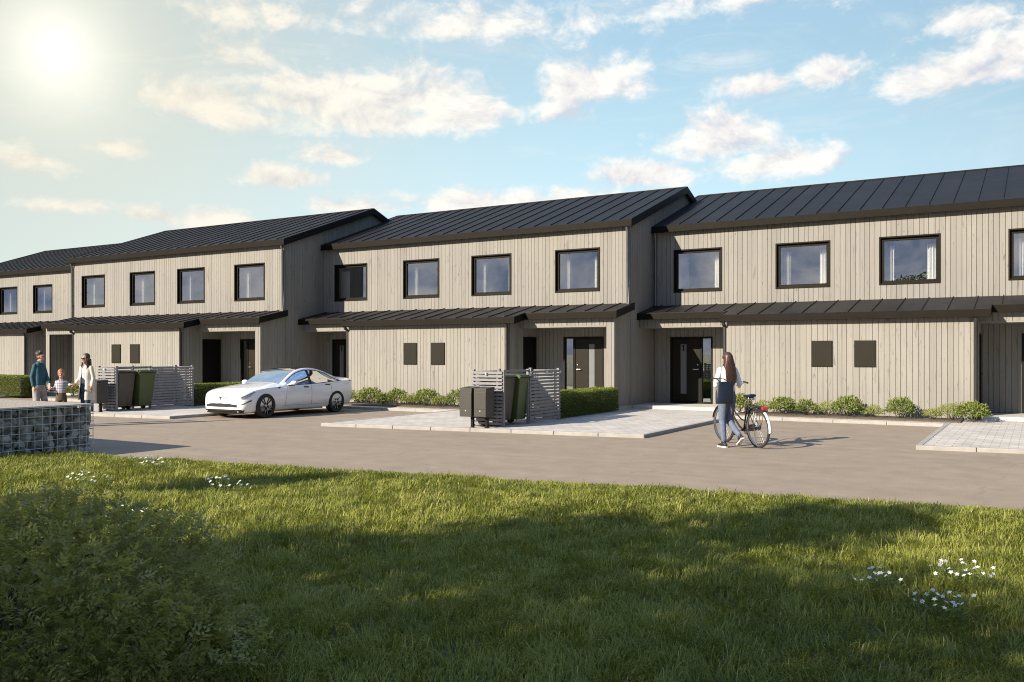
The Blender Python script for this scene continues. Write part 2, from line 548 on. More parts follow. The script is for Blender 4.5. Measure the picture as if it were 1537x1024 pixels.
def make_house(name):
    root = bpy.data.objects.new(name, None); COL.objects.link(root)
    wins = [(x, x + WW, ZB, ZT) for x in WINX]
    doors = [(DOOR_L[0], DOOR_L[1], DZ0, DZ1), (DOOR_R[0], DOOR_R[1], DZ0, DZ1)]
    # front wall, storey over storey
    b = MB(); board_wall(b, (0, 0, 0), (1, 0, 0), (0, -1, 0), W, .17, 5.42, wins + doors)
    b.build('front_wall', M_WOOD, root)
    # gable walls reach forward to the porch front
    def gz(y): return (z_low(y) - .07) if y < -.02 else z_up(y) - .07
    b = MB(); board_wall(b, (W, YP, 0), (0, 1, 0), (1, 0, 0), DEPTH - YP, .17, lambda u: gz(u + YP))
    b.build('gable_wall', M_WOOD, root)
    b = MB(); board_wall(b, (0, 0, 0), (0, 1, 0), (-1, 0, 0), DEPTH, .17, lambda u: gz(max(u, 0)))
    b.build('gable_wall', M_WOOD, root)
    b = MB(); b.box(.06, W - .06, DEPTH - .14, DEPTH - .04, .1, 5.4)
    b.build('back_wall', M_WOOD, root)
    # storage block between the two porches
    b = MB()
    board_wall(b, (GX0, YG, 0), (1, 0, 0), (0, -1, 0), GX1 - GX0, .10, z_low(YG) - .07)
    hd = (YG * -1 - .88, YG * -1 - .09, DZ0, DZ1)               # storage door opening along the side
    board_wall(b, (GX1, YG + .026, 0), (0, 1, 0), (1, 0, 0), -YG - .028, .10, lambda u: z_low(u + YG) - .07, [hd])
    board_wall(b, (GX0, YG + .026, 0), (0, 1, 0), (-1, 0, 0), -YG - .028, .10, lambda u: z_low(u + YG) - .07)
    b.build('storage_wall', M_WOOD, root)
    d = MB()
    y0, y1 = YG + hd[0], YG + hd[1]
    for (a, c, z0, z1) in ((y0, y0 + .05, DZ0, DZ1), (y1 - .05, y1, DZ0, DZ1), (y0 + .05, y1 - .05, DZ1 - .05, DZ1)):
        d.box(GX1 - .1, GX1 + .012, a, c, z0, z1)
    d.box(GX1 - .06, GX1 - .02, y0 + .05, y1 - .05, DZ0, DZ1 - .05)
    sd = d.build('storage_door', M_BLACK, root, bevel=.003)
    h = MB(); h.tube([(GX1 - .03, y1 - .11, 1.15), (GX1 + .035, y1 - .11, 1.15), (GX1 + .04, y1 - .23, 1.15)], .010, 8)
    h.build('handle', M_BLACK, sd)
    for v0 in (5.054, 6.101):
        v = MB(); v.box(v0, v0 + .514, YG - .022, YG + .0, 1.31, 1.981)
        v.box(v0 + .02, v0 + .494, YG - .030, YG - .022, 1.33, 1.961)
        v.build('hatch', M_HATCH, root, bevel=.003)
    # porch: beam, soffit, end post
    for x0_, x1_ in ((GX1 + .002, W - .24), (.02, GX0 - .002)):
        b = MB()
        board_wall(b, (x0_, YP, 0), (1, 0, 0), (0, -1, 0), x1_ - x0_, 2.437, z_low(YP) - .07)
        b.box(x0_ + .008, x1_ - .006, YP + .0, -.001, 2.400, 2.436, .4)
        b.build('porch_beam', M_WOOD, root)
    b = MB()
    board_wall(b, (W - .24, YP - .001, 0), (1, 0, 0), (0, -1, 0), .24 - .002, .10, z_low(YP) - .07)
    board_wall(b, (W - .24, YP + .03, 0), (0, 1, 0), (-1, 0, 0), -YP - .032, .10, 2.437)
    b.build('porch_post', M_WOOD, root)
    # upper roof
    r = MB()
    seamed_roof(r, -.10, W + .10, -.135, 4.517, z_up, .05, start=.30)
    seamed_roof(r, -.10, W + .10, 4.517, 9.29, z_up, .05, start=.30)
    r.box(-.10, W + .10, 4.46, 4.574, 7.146, 7.178, .3, 1)
    for xa, xb in ((-.125, -.10), (W + .10, W + .125)):          # verge boards
        for ya, yb in ((-.150, 4.517), (4.517, 9.30)):
            r.hexa([(xa, ya, z_up(ya) - .215), (xb, ya, z_up(ya) - .215), (xb, yb, z_up(yb) - .215), (xa, yb, z_up(yb) - .215),
                    (xa, ya, z_up(ya) + .018), (xb, ya, z_up(ya) + .018), (xb, yb, z_up(yb) + .018), (xa, yb, z_up(yb) + .018)], .0, 1)
    # boarded underside of the overhang
    r.box(-.10, W + .10, -.135, -.03, ZE + .03, ZE + .05, .1)
    rf = r.build('roof', [M_ROOF, M_BLACK], root)
    g = MB()
    g.box(-.125, W + .125, -.170, -.137, ZE + .020, ZE + .205)
    g.box(-.135, W + .135, -.195, -.170, ZE + .004, ZE + .036)
    g.build('gutter', M_TRIM, rf, bevel=.006)
    # lower roof over porches and storage
    r = MB()
    sx0, sx1 = GX0 - .10, GX1 + .27
    pitch = .566
    xs = np.arange(.30, W + .1, pitch)
    seamed_roof(r, .0, sx0, -1.25, -.002, z_low, .05, start=.30)
    nxt = .30 + pitch * math.ceil((sx0 + .08 - .30) / pitch)
    seamed_roof(r, sx0, sx1, -1.865, -.002, z_low, .05, start=nxt)
    nx2 = .30 + pitch * math.ceil((sx1 + .08 - .30) / pitch)
    seamed_roof(r, sx1, W + .13, -1.25, -.002, z_low, .05, start=nx2)
    def verge(x, ya, yb, h=.19):
        r.hexa([(x, ya, z_low(ya) - h), (x + .025, ya, z_low(ya) - h), (x + .025, yb, z_low(yb) - h), (x, yb, z_low(yb) - h),
                (x, ya, z_low(ya) + .018), (x + .025, ya, z_low(ya) + .018), (x + .025, yb, z_low(yb) + .018), (x, yb, z_low(yb) + .018)], 0, 1)
    verge(W + .13, -1.270, -.002)
    verge(sx1, -1.885, -1.270); verge(sx0 - .025, -1.885, -1.270)
    r.box(sx0 + .002, sx1 - .002, -1.86, YG - .002, 2.545, 2.56, .1)
    r.box(.02, sx0 - .03, -1.25, YP - .002, 2.665, 2.68, .1)
    r.box(sx1 + .03, W + .12, -1.25, YP - .002, 2.665, 2.68, .1)
    lr = r.build('porch_roof', [M_ROOF, M_BLACK], root)
    for a, c, y, z in ((0, sx0 - .028, -1.25, 2.640), (sx0 - .026, sx1 + .026, -1.865, 2.520), (sx1 + .028, W + .156, -1.25, 2.640)):
        g = MB()
        g.box(a, c, y - .034, y - .002, z + .012, z + .178)
        g.box(a - .004, c + .004, y - .058, y - .034, z - .004, z + .026)
        g.build('gutter', M_TRIM, lr, bevel=.006)
    # rain pipes
    def pipe(pts, m=M_PIPE, rad=.038):
        t = MB(); t.tube(pts, rad, 10)
        zs = [p[2] for p in pts]
        z = min(zs) + .5
        while z < max(zs) - .4:
            x_, y_ = pts[-1][0], pts[-1][1]
            t.lathe([(.044, -.02), (.044, .02)], 10, 'z', (x_, y_, z)); z += 1.4
        t.build('downpipe', m, root, smooth=True)
    pipe([(W - .05, -.12, ZE + .03), (W - .05, -.11, ZE - .05), (W - .05, -.06, ZE - .14), (W - .05, -.06, 3.10)])
    pipe([(.10, -.12, ZE + .03), (.10, -.11, ZE - .05), (.10, -.06, ZE - .14), (.10, -.06, 3.10)])
    pipe([(GX1 - .03, YG - .12, 2.53), (GX1 - .03, YG - .11, 2.46), (GX1 - .03, YG - .06, 2.38), (GX1 - .03, YG - .06, .06)], M_PIPE_DARK, .045)
    pipe([(GX0 - .05, YG - .12, 2.53), (GX0 - .05, YG - .1, 2.46), (GX0 - .05, YG + .03, 2.38), (GX0 - .05, YG + .03, .06)], M_PIPE_DARK, .052)
    # plinth, threshold slabs
    for bx in ((GX0 + .02, GX1 - .02, YG + .012, YG + .10, -.05, .098), (W - .235, W - .02, YP + .012, DEPTH, -.05, .168), (.02, .10, .05, DEPTH, -.05, .168)):
        p = MB(); p.box(*bx)
        p.build('plinth', M_CONC, root)
    for x0_, x1_ in ((.01, GX0 - .08), (GX1 + .07, W - .245)):
        p = MB(); p.box(x0_, x1_, -1.62, .06, -.05, .160)
        p.build('doorstep', M_CONC, root, bevel=.008)
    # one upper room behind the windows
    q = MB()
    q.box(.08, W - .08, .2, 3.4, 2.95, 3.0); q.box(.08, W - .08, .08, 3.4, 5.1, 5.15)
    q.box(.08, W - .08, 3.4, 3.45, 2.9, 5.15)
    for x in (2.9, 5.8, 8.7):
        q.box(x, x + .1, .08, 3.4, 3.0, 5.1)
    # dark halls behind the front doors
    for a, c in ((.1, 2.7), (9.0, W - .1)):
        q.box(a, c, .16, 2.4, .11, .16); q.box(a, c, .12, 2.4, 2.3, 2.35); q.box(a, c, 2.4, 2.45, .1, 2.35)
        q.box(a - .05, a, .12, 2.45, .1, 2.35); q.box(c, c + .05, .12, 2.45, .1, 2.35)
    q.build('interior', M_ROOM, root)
    for x in WINX:
        make_window(root, x)
    make_door(root, *DOOR_L, False)
    make_door(root, *DOOR_R, True)
    return root


HOUSE = {3: (-10.09, 25.35), 2: (-21.98, 23.55), 1: (-33.72, 21.65), 0: (-45.90, 23.45)}
h3 = make_house('terraced_house')
LAB = {3: 'nearest grey timber house, behind the woman with the bicycle, cut off by the right edge',
       2: 'grey timber house mid row, behind the white car and the nearer mailboxes',
       1: 'grey timber house behind the family of three, with a corner post at its left porch',
       0: 'farthest grey timber house, at the left end of the row and cut off there'}
HOUSES = {3: h3}
for k in (2, 1, 0):
    HOUSES[k] = copy_tree(h3)
for k, o in HOUSES.items():
    o.location = (*HOUSE[k], 0)
    tag(o, LAB[k], 'house', 'grey timber houses of the row')
# the house standing free on its left has a post at that corner of the porch too
b = MB()
board_wall(b, (0, YP - .001, 0), (1, 0, 0), (0, -1, 0), .24, .10, z_low(YP) - .07)
board_wall(b, (.24, YP + .03, 0), (0, 1, 0), (1, 0, 0), -YP - .032, .10, 2.437)
board_wall(b, (0, YP + .03, 0), (0, 1, 0), (-1, 0, 0), -YP - .032, .10, lambda u: z_low(u + YP) - .07)
b.build('porch_post', M_WOOD, HOUSES[1])

# ------------------------------------------------------------------ ground, road, paving, planting strips
def asphalt_mat():
    m, nt, bs = new_mat('sandy_asphalt')
    tc = nt.node('ShaderNodeTexCoord')
    v = tc.outputs['Object']
    fine = nt.noise(v, 55, 4, .7)
    mid = nt.noise(v, 2.2, 5, .6)
    mp = nt.node('ShaderNodeMapping'); mp.inputs['Scale'].default_value = (.25, 3.2, 1); mp.inputs['Rotation'].default_value = (0, 0, -.13)
    nt.l.new(v, mp.inputs['Vector'])
    tracks = nt.noise(mp.outputs[0], .8, 4, .6)
    c = nt.ramp(fine, [(.3, (.215, .170, .124)), (.5, (.280, .226, .169)), (.72, (.35, .287, .218))])
    c = nt.mix(1.0, c, nt.ramp(mid, [(.3, (.88, .88, .89)), (.7, (1.08, 1.07, 1.05))]), 'MULTIPLY')
    c = nt.mix(1.0, c, nt.ramp(tracks, [(.3, (.91, .91, .92)), (.7, (1.06, 1.06, 1.05))]), 'MULTIPLY')
    # worn patches and a few fine cracks
    vo = nt.node('ShaderNodeTexVoronoi', feature='DISTANCE_TO_EDGE', inp={'Scale': .16})
    wv = nt.node('ShaderNodeVectorMath', operation='ADD')
    nz = nt.node('ShaderNodeTexNoise', inp={'Scale': 1.3, 'Detail': 5.0}); nt.l.new(v, nz.inputs['Vector'])
    nt.l.new(v, wv.inputs[0]); nt.l.new(nz.outputs['Color'], wv.inputs[1]); nt.l.new(wv.outputs[0], vo.inputs['Vector'])
    crack = nt.ramp(vo.outputs['Distance'], [(.0, (.72, .71, .70)), (.0035, (.86, .86, .85)), (.007, (1, 1, 1))])
    c = nt.mix(nt.ramp(mid, [(.45, (0, 0, 0)), (.6, (.8, .8, .8))]), c, nt.mix(1.0, c, crack, 'MULTIPLY'))
    spots = nt.noise(v, .55, 6, .65)
    c = nt.mix(1.0, c, nt.ramp(spots, [(.32, (.95, .95, .955)), (.45, (1, 1, 1)), (.62, (1.015, 1.01, 1.0)), (.72, (1.05, 1.045, 1.03))]), 'MULTIPLY')
    nt.l.new(c, bs.inputs['Base Color'])
    bs.inputs['Roughness'].default_value = .85
    bs.inputs['Specular IOR Level'].default_value = .35
    bp = nt.node('ShaderNodeBump', inp={'Strength': .5, 'Distance': .004, 'Height': fine})
    nt.l.new(bp.outputs[0], bs.inputs['Normal'])
    return m


def paver_mat():
    m, nt, bs = new_mat('concrete_pavers')
    tc = nt.node('ShaderNodeTexCoord')
    br = nt.node('ShaderNodeTexBrick', inp={'Vector': tc.outputs['Object'], 'Scale': 1.0, 'Mortar Size': .006, 'Mortar Smooth': .3,
                 'Brick Width': .28, 'Row Height': .21, 'Color1': (.45, .42, .375, 1), 'Color2': (.54, .505, .45, 1), 'Mortar': (.23, .21, .185, 1), 'Bias': 0.0})
    n = nt.noise(tc.outputs['Object'], 1.7, 5, .6)
    n2 = nt.noise(tc.outputs['Object'], 40, 4, .7)
    c = nt.mix(1.0, br.outputs['Color'], nt.ramp(n, [(.3, (.86, .86, .87)), (.7, (1.1, 1.09, 1.07))]), 'MULTIPLY')
    c = nt.mix(1.0, c, nt.ramp(n2, [(.3, (.92, .92, .92)), (.7, (1.06, 1.06, 1.06))]), 'MULTIPLY')
    nt.l.new(c, bs.inputs['Base Color'])
    bs.inputs['Roughness'].default_value = .85
    h = nt.math('MULTIPLY_ADD', br.outputs['Fac'], -1.0, nt.math('MULTIPLY', n2, .25))
    bp = nt.node('ShaderNodeBump', inp={'Strength': .6, 'Distance': .006, 'Height': h})
    nt.l.new(bp.outputs[0], bs.inputs['Normal'])
    return m


def soil_mat(name, a, b, scale):
    m, nt, bs = new_mat(name)
    tc = nt.node('ShaderNodeTexCoord')
    n = nt.noise(tc.outputs['Object'], scale, 6, .7)
    nt.l.new(nt.ramp(n, [(.3, a), (.7, b)]), bs.inputs['Base Color'])
    bs.inputs['Roughness'].default_value = .95
    bp = nt.node('ShaderNodeBump', inp={'Strength': .8, 'Distance': .03, 'Height': n})
    nt.l.new(bp.outputs[0], bs.inputs['Normal'])
    return m


M_ASPH = asphalt_mat()
M_PAVE = paver_mat()
M_TURF = soil_mat('turf_soil', (.040, .045, .016), (.10, .10, .04), 9)
M_SOIL = soil_mat('bed_soil', (.06, .045, .03), (.16, .12, .08), 14)
M_KERB = pmat('kerb_stone', (.32, .30, .27), .85, 0, .12, 5, .3)


def poly_slab(name, pts, z0, z1, mat, kind='structure', bevel=0):
    mb = MB(); n = len(pts)
    vs = [(x, y, z0) for x, y in pts] + [(x, y, z1) for x, y in pts]
    fs = [tuple(range(n - 1, -1, -1)), tuple(range(n, 2 * n))] + [(i, (i + 1) % n, n + (i + 1) % n, n + i) for i in range(n)]
    mb.add(vs, fs)
    o = mb.build(name, mat, bevel=bevel)
    o['kind'] = kind
    return o


g = MB(); g.add([(-900, -900, -.03), (900, -900, -.03), (900, 900, -.03), (-900, 900, -.03)], [(0, 1, 2, 3)])
g.build('ground', M_TURF)['kind'] = 'structure'
LS = .143                                         # the road runs at a slight angle to the houses
def lawn_edge(x): return 10.44 + LS * x
g = MB(); g.add([(-70, lawn_edge(-70) - 1.2, 0), (30, lawn_edge(30) - 1.2, 0), (30, 40, 0), (-70, 40, 0)], [(0, 1, 2, 3)])
g.build('road', M_ASPH)['kind'] = 'structure'

# paved aprons in front of the front doors, a kerb round each
def apron(x0, x1, yf0, yf1, yb0, yb1, xmid=None):
    """front edge from (x0,yf0) to (x1,yf1); the back reaches yb0 on the left house and yb1 on the right one"""
    k = .10
    pts = [(x0 + k, yf0 + k), (x1 - k, yf1 + k), (x1 - k, yb1), (x0 + k, yb0)]
    poly_slab('pavement', pts, -.05, .067, M_PAVE)
    fr = [(x0, yf0), (x1, yf1), (x1, yf1 + k + .0), (x0, yf0 + k + .0)]
    mb = MB()
    def bar(p, q, r, s, zt=.074):
        mb.hexa([(*p, -.05), (*q, -.05), (*r, -.05), (*s, -.05), (*p, zt), (*q, zt), (*r, zt), (*s, zt)])
    # individual kerb stones, a metre each
    n = 8
    def lerp(a, b, t): return (a[0] + (b[0] - a[0]) * t, a[1] + (b[1] - a[1]) * t)
    for i in range(n):
        t0, t1 = i / n + .0006, (i + 1) / n - .0006
        bar(lerp(fr[0], fr[1], t0), lerp(fr[0], fr[1], t1), lerp(fr[3], fr[2], t1), lerp(fr[3], fr[2], t0))
    for xa, xb, ya, yb in ((x0, x0 + k - .002, yf0 + k + .004, yb0 - .3), (x1 - k + .002, x1, yf1 + k + .004, yb1 - .3)):
        m = 5
        for i in range(m):
            y0 = ya + (yb - ya) * i / m + .003; y1 = ya + (yb - ya) * (i + 1) / m - .003
            bar((xa, y0), (xb, y0), (xb, y1), (xa, y1))
    o = mb.build('kerb', M_KERB, bevel=.012); o['kind'] = 'structure'

apron(-14.0, -6.58, 15.0, 16.08, 23.6, 25.2)
apron(-1.80, 5.60, 16.55, 17.6, 25.4, 27.0)
apron(-26.3, -18.75, 13.7, 14.66, 21.7, 23.4)
apron(-40.5, -33.0, 12.2, 13.2, 24.0, 22.0)


# strip of slabs along each storage wall, bed of soil behind
def strip(x0, x1, y0, y1, yw):
    poly_slab('pavement', [(x0, y0 + .085), (x1, y0 + .085), (x1, y1), (x0, y1)], -.05, .066, M_PAVE)
    mb = MB(); n = int((x1 - x0) / 1.0)
    for i in range(n):
        a = x0 + (x1 - x0) * i / n + .003; c = x0 + (x1 - x0) * (i + 1) / n - .003
        mb.box(a, c, y0, y0 + .08, -.05, .073)
    mb.build('kerb', M_KERB, bevel=.012)['kind'] = 'structure'
    poly_slab('planting_bed', [(x0 - .2, y1 + .004), (x1 + .3, y1 + .004), (x1 + .3, yw), (x0 - .2, yw)], -.05, .095, M_SOIL)

STRIPS = {3: (-6.57, -1.81, 21.98, 22.50), 2: (-18.74, -14.01, 20.12, 20.66), 1: (-30.8, -26.31, 18.3, 18.8)}
for k, (a, c, y0, y1) in STRIPS.items():
    strip(a, c, y0, y1, HOUSE[k][1] + YG + .06)
poly_slab('planting_bed', [(-49, 20.2), (-42, 20.2), (-42, 22.5), (-49, 22.5)], -.05, .09, M_SOIL)


# ------------------------------------------------------------------ lawn
def vnoise(x, y, s, seed=0):
    """smooth value noise, numpy"""
    r = np.random.default_rng(1000 + seed).random((256, 256))
    x = np.asarray(x) / s + 57.3; y = np.asarray(y) / s + 91.1
    xi = np.floor(x).astype(int); yi = np.floor(y).astype(int)
    fx = x - xi; fy = y - yi
    fx = fx * fx * (3 - 2 * fx); fy = fy * fy * (3 - 2 * fy)
    a = r[xi % 256, yi % 256]; b = r[(xi + 1) % 256, yi % 256]; c = r[xi % 256, (yi + 1) % 256]; d = r[(xi + 1) % 256, (yi + 1) % 256]
    return (a * (1 - fx) + b * fx) * (1 - fy) + (c * (1 - fx) + d * fx) * fy


def lawn_z(x, y):
    e = lawn_edge(x) - y
    return .03 + np.clip(e, 0, 1.2) * .05 + (vnoise(x, y, 1.6, 3) - .5) * .07 * np.clip(e, 0, 1)


xs = np.linspace(-26, 12, 150); ys = np.linspace(-14, 1, 60)
vv_, ff_ = [], []
X, T = np.meshgrid(xs, np.linspace(0, 1, 90), indexing='ij')
Y = lawn_edge(X) - (1 - T) * 24.0
wob = (vnoise(X, Y * 0, .9, 8) - .5) * .16 + (vnoise(X, Y * 0, .25, 9) - .5) * .08
Y = Y + wob * T
Z = lawn_z(X, Y)
Z[:, -1] = -.012
vv_ = np.stack([X, Y, Z], -1).reshape(-1, 3)
ni, nj = X.shape
I, J = np.meshgrid(np.arange(ni - 1), np.arange(nj - 1), indexing='ij')
q0 = (I * nj + J).ravel(); q1 = ((I + 1) * nj + J).ravel(); q2 = ((I + 1) * nj + J + 1).ravel(); q3 = (I * nj + J + 1).ravel()
lawn = np_mesh('lawn', vv_, np.stack([q0, q1, q2, q3], 1), np.full(len(q0), 4), M_TURF, smooth=True)
lawn['kind'] = 'structure'

M_GRASS = leaf_mat('grass_blades', [(0, (.105, .125, .022)), (.35, (.185, .205, .034)), (.7, (.290, .300, .052)), (.92, (.40, .37, .090)), (1, (.52, .44, .20))],
                   rough=.55, trans=.32, tcol=(.40, .42, .05))


def grass():
    fwd = np.array([-math.sin(YAW), math.cos(YAW)]); rgt = np.array([math.cos(YAW), math.sin(YAW)])
    pts = []
    # clumps in rings of distance, so that the near turf gets more and finer blades
    d0 = 2.2
    while d0 < 15.5:
        d1 = d0 + .6
        half0 = .60 * d1 + 1.2
        area = 2 * half0 * .6
        rho = 6600 * (5.0 / max(5.0, d0)) ** 1.15
        n = int(area * rho)
        d = rng.uniform(d0, d1, n); l = rng.uniform(-half0, half0, n)
        p = d[:, None] * fwd + l[:, None] * rgt
        pts.append(np.c_[p, d])
        d0 = d1
    p = np.concatenate(pts)
    x, y, d = p.T
    edge = lawn_edge(x) + (vnoise(x, y * 0, .9, 8) - .5) * .16 + (vnoise(x, y * 0, .25, 9) - .5) * .10 - y
    dens = vnoise(x, y, .35, 21) * .6 + vnoise(x, y, .12, 22) * .4
    keep = (edge > rng.random(len(x)) ** 2 * .16) & (rng.random(len(x)) < .35 + dens * 1.1)
    # the gabion stands on its own footing
    keep &= ~((x < -13.4) & (y < 9.15))
    x, y, d, edge = x[keep], y[keep], d[keep], edge[keep]
    n = len(x)
    z = lawn_z(x, y)
    clump = vnoise(x, y, .22, 5) * .55 + vnoise(x, y, .75, 6) * .45
    h = (.028 + .062 * clump ** 1.2 + .026 * rng.random(n)) * (0.7 + .6 * rng.random(n)) * np.clip(.55 + edge * 1.2, .55, 1)
    tall = rng.random(n) < .05
    h[tall] *= 1.45
    w = (.0018 + .0016 * rng.random(n)) * np.clip(d / 5.0, 1, 3) ** .75
    a = vnoise(x, y, .18, 7) * 9 + rng.normal(0, 1.0, n)
    lean = h * (.25 + .75 * rng.random(n))
    dx, dy = np.cos(a), np.sin(a)
    px, py = -dy, dx
    b = np.stack([x, y, z - .006], 1)
    D = np.stack([dx, dy, np.zeros(n)], 1); Pp = np.stack([px, py, np.zeros(n)], 1)
    up = np.array([0, 0, 1.0])
    m1 = b + D * (lean * .18)[:, None] + up * (h * .5)[:, None]
    m2 = b + D * (lean * .55)[:, None] + up * (h * .86)[:, None]
    tip = b + D * lean[:, None] * 1.05 + up * (h * (1.02 - .25 * rng.random(n)))[:, None]
    W_ = w[:, None]
    V = np.stack([b - Pp * W_, b + Pp * W_, m1 - Pp * W_ * .9, m1 + Pp * W_ * .9, m2 - Pp * W_ * .55, m2 + Pp * W_ * .55, tip], 1)
    o = np.arange(n)[:, None] * 7
    F = np.concatenate([o + [0, 1, 3, 2], o + [2, 3, 5, 4], o + [4, 5, 6]], 1)
    tone = np.clip(.12 + .40 * vnoise(x, y, .5, 11) + .22 * vnoise(x, y, 2.2, 12) + rng.normal(0, .13, n), 0, .93)
    dry = rng.random(n) < .035 + .10 * (vnoise(x, y, .6, 13) > .75)
    tone[dry] = rng.uniform(.93, 1, dry.sum())
    lp = np.tile([4, 4, 3], n)
    t3 = np.stack([np.clip(tone * .8, 0, 1), tone, np.clip(tone + .08, 0, 1)], 1).ravel()
    t3 = np.where(np.repeat(dry, 3), np.repeat(tone, 3), t3)
    g_ = np_mesh('grass', V.reshape(-1, 3), F.ravel(), lp, M_GRASS, tone=t3)
    tag(g_, 'uneven green lawn grass with pale dry blades in front of the road', 'grass', kind='stuff')
    print('grass blades', n)

if not globals().get('NO_GRASS'):
    grass()

# ------------------------------------------------------------------ gabion wall
M_WIRE = pmat('galvanised_wire', (.62, .62, .60), .5, .1, .06, 20)
def stone_mat():
    m, nt, bs = new_mat('gabion_stone')
    at = nt.node('ShaderNodeAttribute', attribute_name='tone')
    v = obj_coord(nt)
    c = nt.ramp(at.outputs['Fac'], [(0, (.17, .162, .145)), (.4, (.31, .297, .265)), (.75, (.44, .42, .375)), (1, (.60, .58, .535))])
    n = nt.noise(v, 14, 6, .7)
    c = nt.mix(1.0, c, nt.ramp(n, [(.3, (.62, .62, .62)), (.5, (.95, .95, .95)), (.7, (1.2, 1.2, 1.18))]), 'MULTIPLY')
    nt.l.new(c, bs.inputs['Base Color']); bs.inputs['Roughness'].default_value = .85
    bp = nt.node('ShaderNodeBump', inp={'Strength': .7, 'Distance': .02, 'Height': n}); nt.l.new(bp.outputs[0], bs.inputs['Normal'])
    return m
M_STONE = stone_mat()
M_SAND = soil_mat('sandy_gravel', (.30, .255, .20), (.48, .42, .34), 40)

GW = thing('gabion_wall', 'stone-filled wire gabion wall with a sandy top at the lawn edge', 'wall', (-13.62, 9.12, 0))
GL, GH, GT = 7.0, .795, 3.2         # length towards the viewer, height, width
def rock(mb, c, r):
    me = bmesh.new(); bmesh.ops.create_icosphere(me, subdivisions=2, radius=1)
    s = [r * random.uniform(.7, 1.25) for _ in range(3)]
    R = Quaternion((random.gauss(0, 1), random.gauss(0, 1), random.gauss(0, 1), random.gauss(0, 1))).normalized().to_matrix()
    planes = [(Vector((random.gauss(0, 1), random.gauss(0, 1), random.gauss(0, 1))).normalized(), random.uniform(.62, .9)) for _ in range(9)]
    vs = []
    for v in me.verts:
        p = v.co.copy()
        for n_, d_ in planes:
            k = p.dot(n_)
            if k > d_: p -= n_ * (k - d_)
        p = Vector((p.x * s[0], p.y * s[1], p.z * s[2]))
        vs.append(R @ p + Vector(c))
    mb.add(vs, [[v.index for v in f.verts] for f in me.faces], random.random() ** 1.3)
    me.free()
st = MB()
y = -.045
while y > -GL:
    z = .04
    while z < GH:
        r = random.uniform(.05, .095)
        rock(st, (-.105 + random.uniform(-.03, .01), y + random.uniform(-.03, .03), min(z, GH - .07) + random.uniform(-.02, .02)), r)
        z += r * 1.25
    y -= random.uniform(.085, .12)
x = -.2
while x > -GT:
    z = .06
    while z < GH:
        rock(st, (x, -.075, min(z, GH - .08)), random.uniform(.08, .12)); z += .15
    x -= .16
so_ = st.build('stones', M_STONE, GW); so_['kind'] = 'stuff'
core = MB(); core.box(-GT, -.17, -GL, -.17, -.05, GH - .01)
core.build('fill', M_SAND, GW)
cp = MB(); cp.box(-GT, -.01, -GL, -.005, GH - .006, GH + .018)
cp.build('top_surface', M_SAND, GW, bevel=.01)
wr = MB()
y = 0.0
while y > -GL:
    wr.tube([(.004, y, -.02), (.004, y, GH)], .0055, 6); y -= .125
x = -.125
while x > -GT:
    wr.tube([(x, .004, -.02), (x, .004, GH)], .0055, 6); x -= .125
for k in range(7):
    z = GH * (k + .12) / 6.3
    wr.tube([(-GT, .010, z), (.010, .010, z), (.010, -GL, z)], .0055, 6)
wr.tube([(-GT, .006, GH), (.006, .006, GH), (.006, -GL, GH)], .006, 6)
wr.build('wire_mesh', M_WIRE, GW, smooth=True)

# ------------------------------------------------------------------ bin screens, bins, mailboxes
M_SLAT = pmat('grey_painted_slat', (.20, .195, .195), .6, 0, .14, 9)
M_BOLT = pmat('pale_bracket', (.6, .58, .53), .5, 0, .06, 9)
M_MAIL = pmat('brown_powder_coat', (.034, .029, .023), .5, 0, .08, 8)
M_BINB = pmat('brown_plastic', (.058, .046, .033), .5, 0, .1, 5)
M_BING = pmat('green_plastic', (.052, .075, .018), .5, 0, .1, 5)
M_RUB = pmat('black_rubber', (.018, .018, .018), .75, 0, .15, 14)


def make_screen(label):
    """slatted screen round two wheelie bins, open on its right towards the paving; origin at its near right corner"""
    t = thing('bin_screen', label, 'screen', group='slatted bin screens')
    H = 1.19
    posts = [(-.03, .03), (-.03, 1.10), (-.03, 2.57), (-.80, .03), (-.80, 1.10), (-.80, 2.57)]
    for x, y in posts:
        p = MB(); p.box(x - .03, x + .03, y - .03, y + .03, 0, H + .02)
        p.box(x - .034, x + .034, y - .034, y + .034, H + .02, H + .045)
        p.build('post', M_SLAT, t, bevel=.004)
    def panel(p, q, nrm, n=15):
        mb = MB(); p, q = Vector((*p, 0)), Vector((*q, 0)); d = (q - p); L = d.length; d.normalize(); nr = Vector((*nrm, 0))
        for i in range(n):
            z = .085 + i * (H - .09) / (n - 1)
            c = (p + q) / 2 + nr * .018 + Vector((0, 0, z - .018))
            mb.obox(c, d, nr, (0, 0, 1), L, .022, .054, random.random())
        for s in (.18, .82):
            c = p + d * L * s + Vector((0, 0, .62))
            mb.obox(c - nr * .004, d, nr, (0, 0, 1), .05, .022, H - .1, .2)
        mb.build('slat_panel', M_SLAT, t, bevel=.003)
    panel((-.80, -.002), (-.03, -.002), (0, -1))
    panel((0.0, 1.10), (0.0, 2.57), (1, 0))
    panel((-.83, .03), (-.83, 2.57), (-1, 0))
    panel((-.80, 2.602), (-.03, 2.602), (0, 1))
    r = MB(); r.box(-.03, .0, .06, 1.07, H - .01, H + .03); r.build('top_rail', M_SLAT, t, bevel=.003)
    for x, y in ((.036, 1.10), (.036, 2.53), (.036, 1.85), (-.42, -.05)):
        k = MB(); k.box(x - .015, x + .018, y - .03, y + .03, H - .07, H - .02); k.build('bracket', M_BOLT, t)
    return t


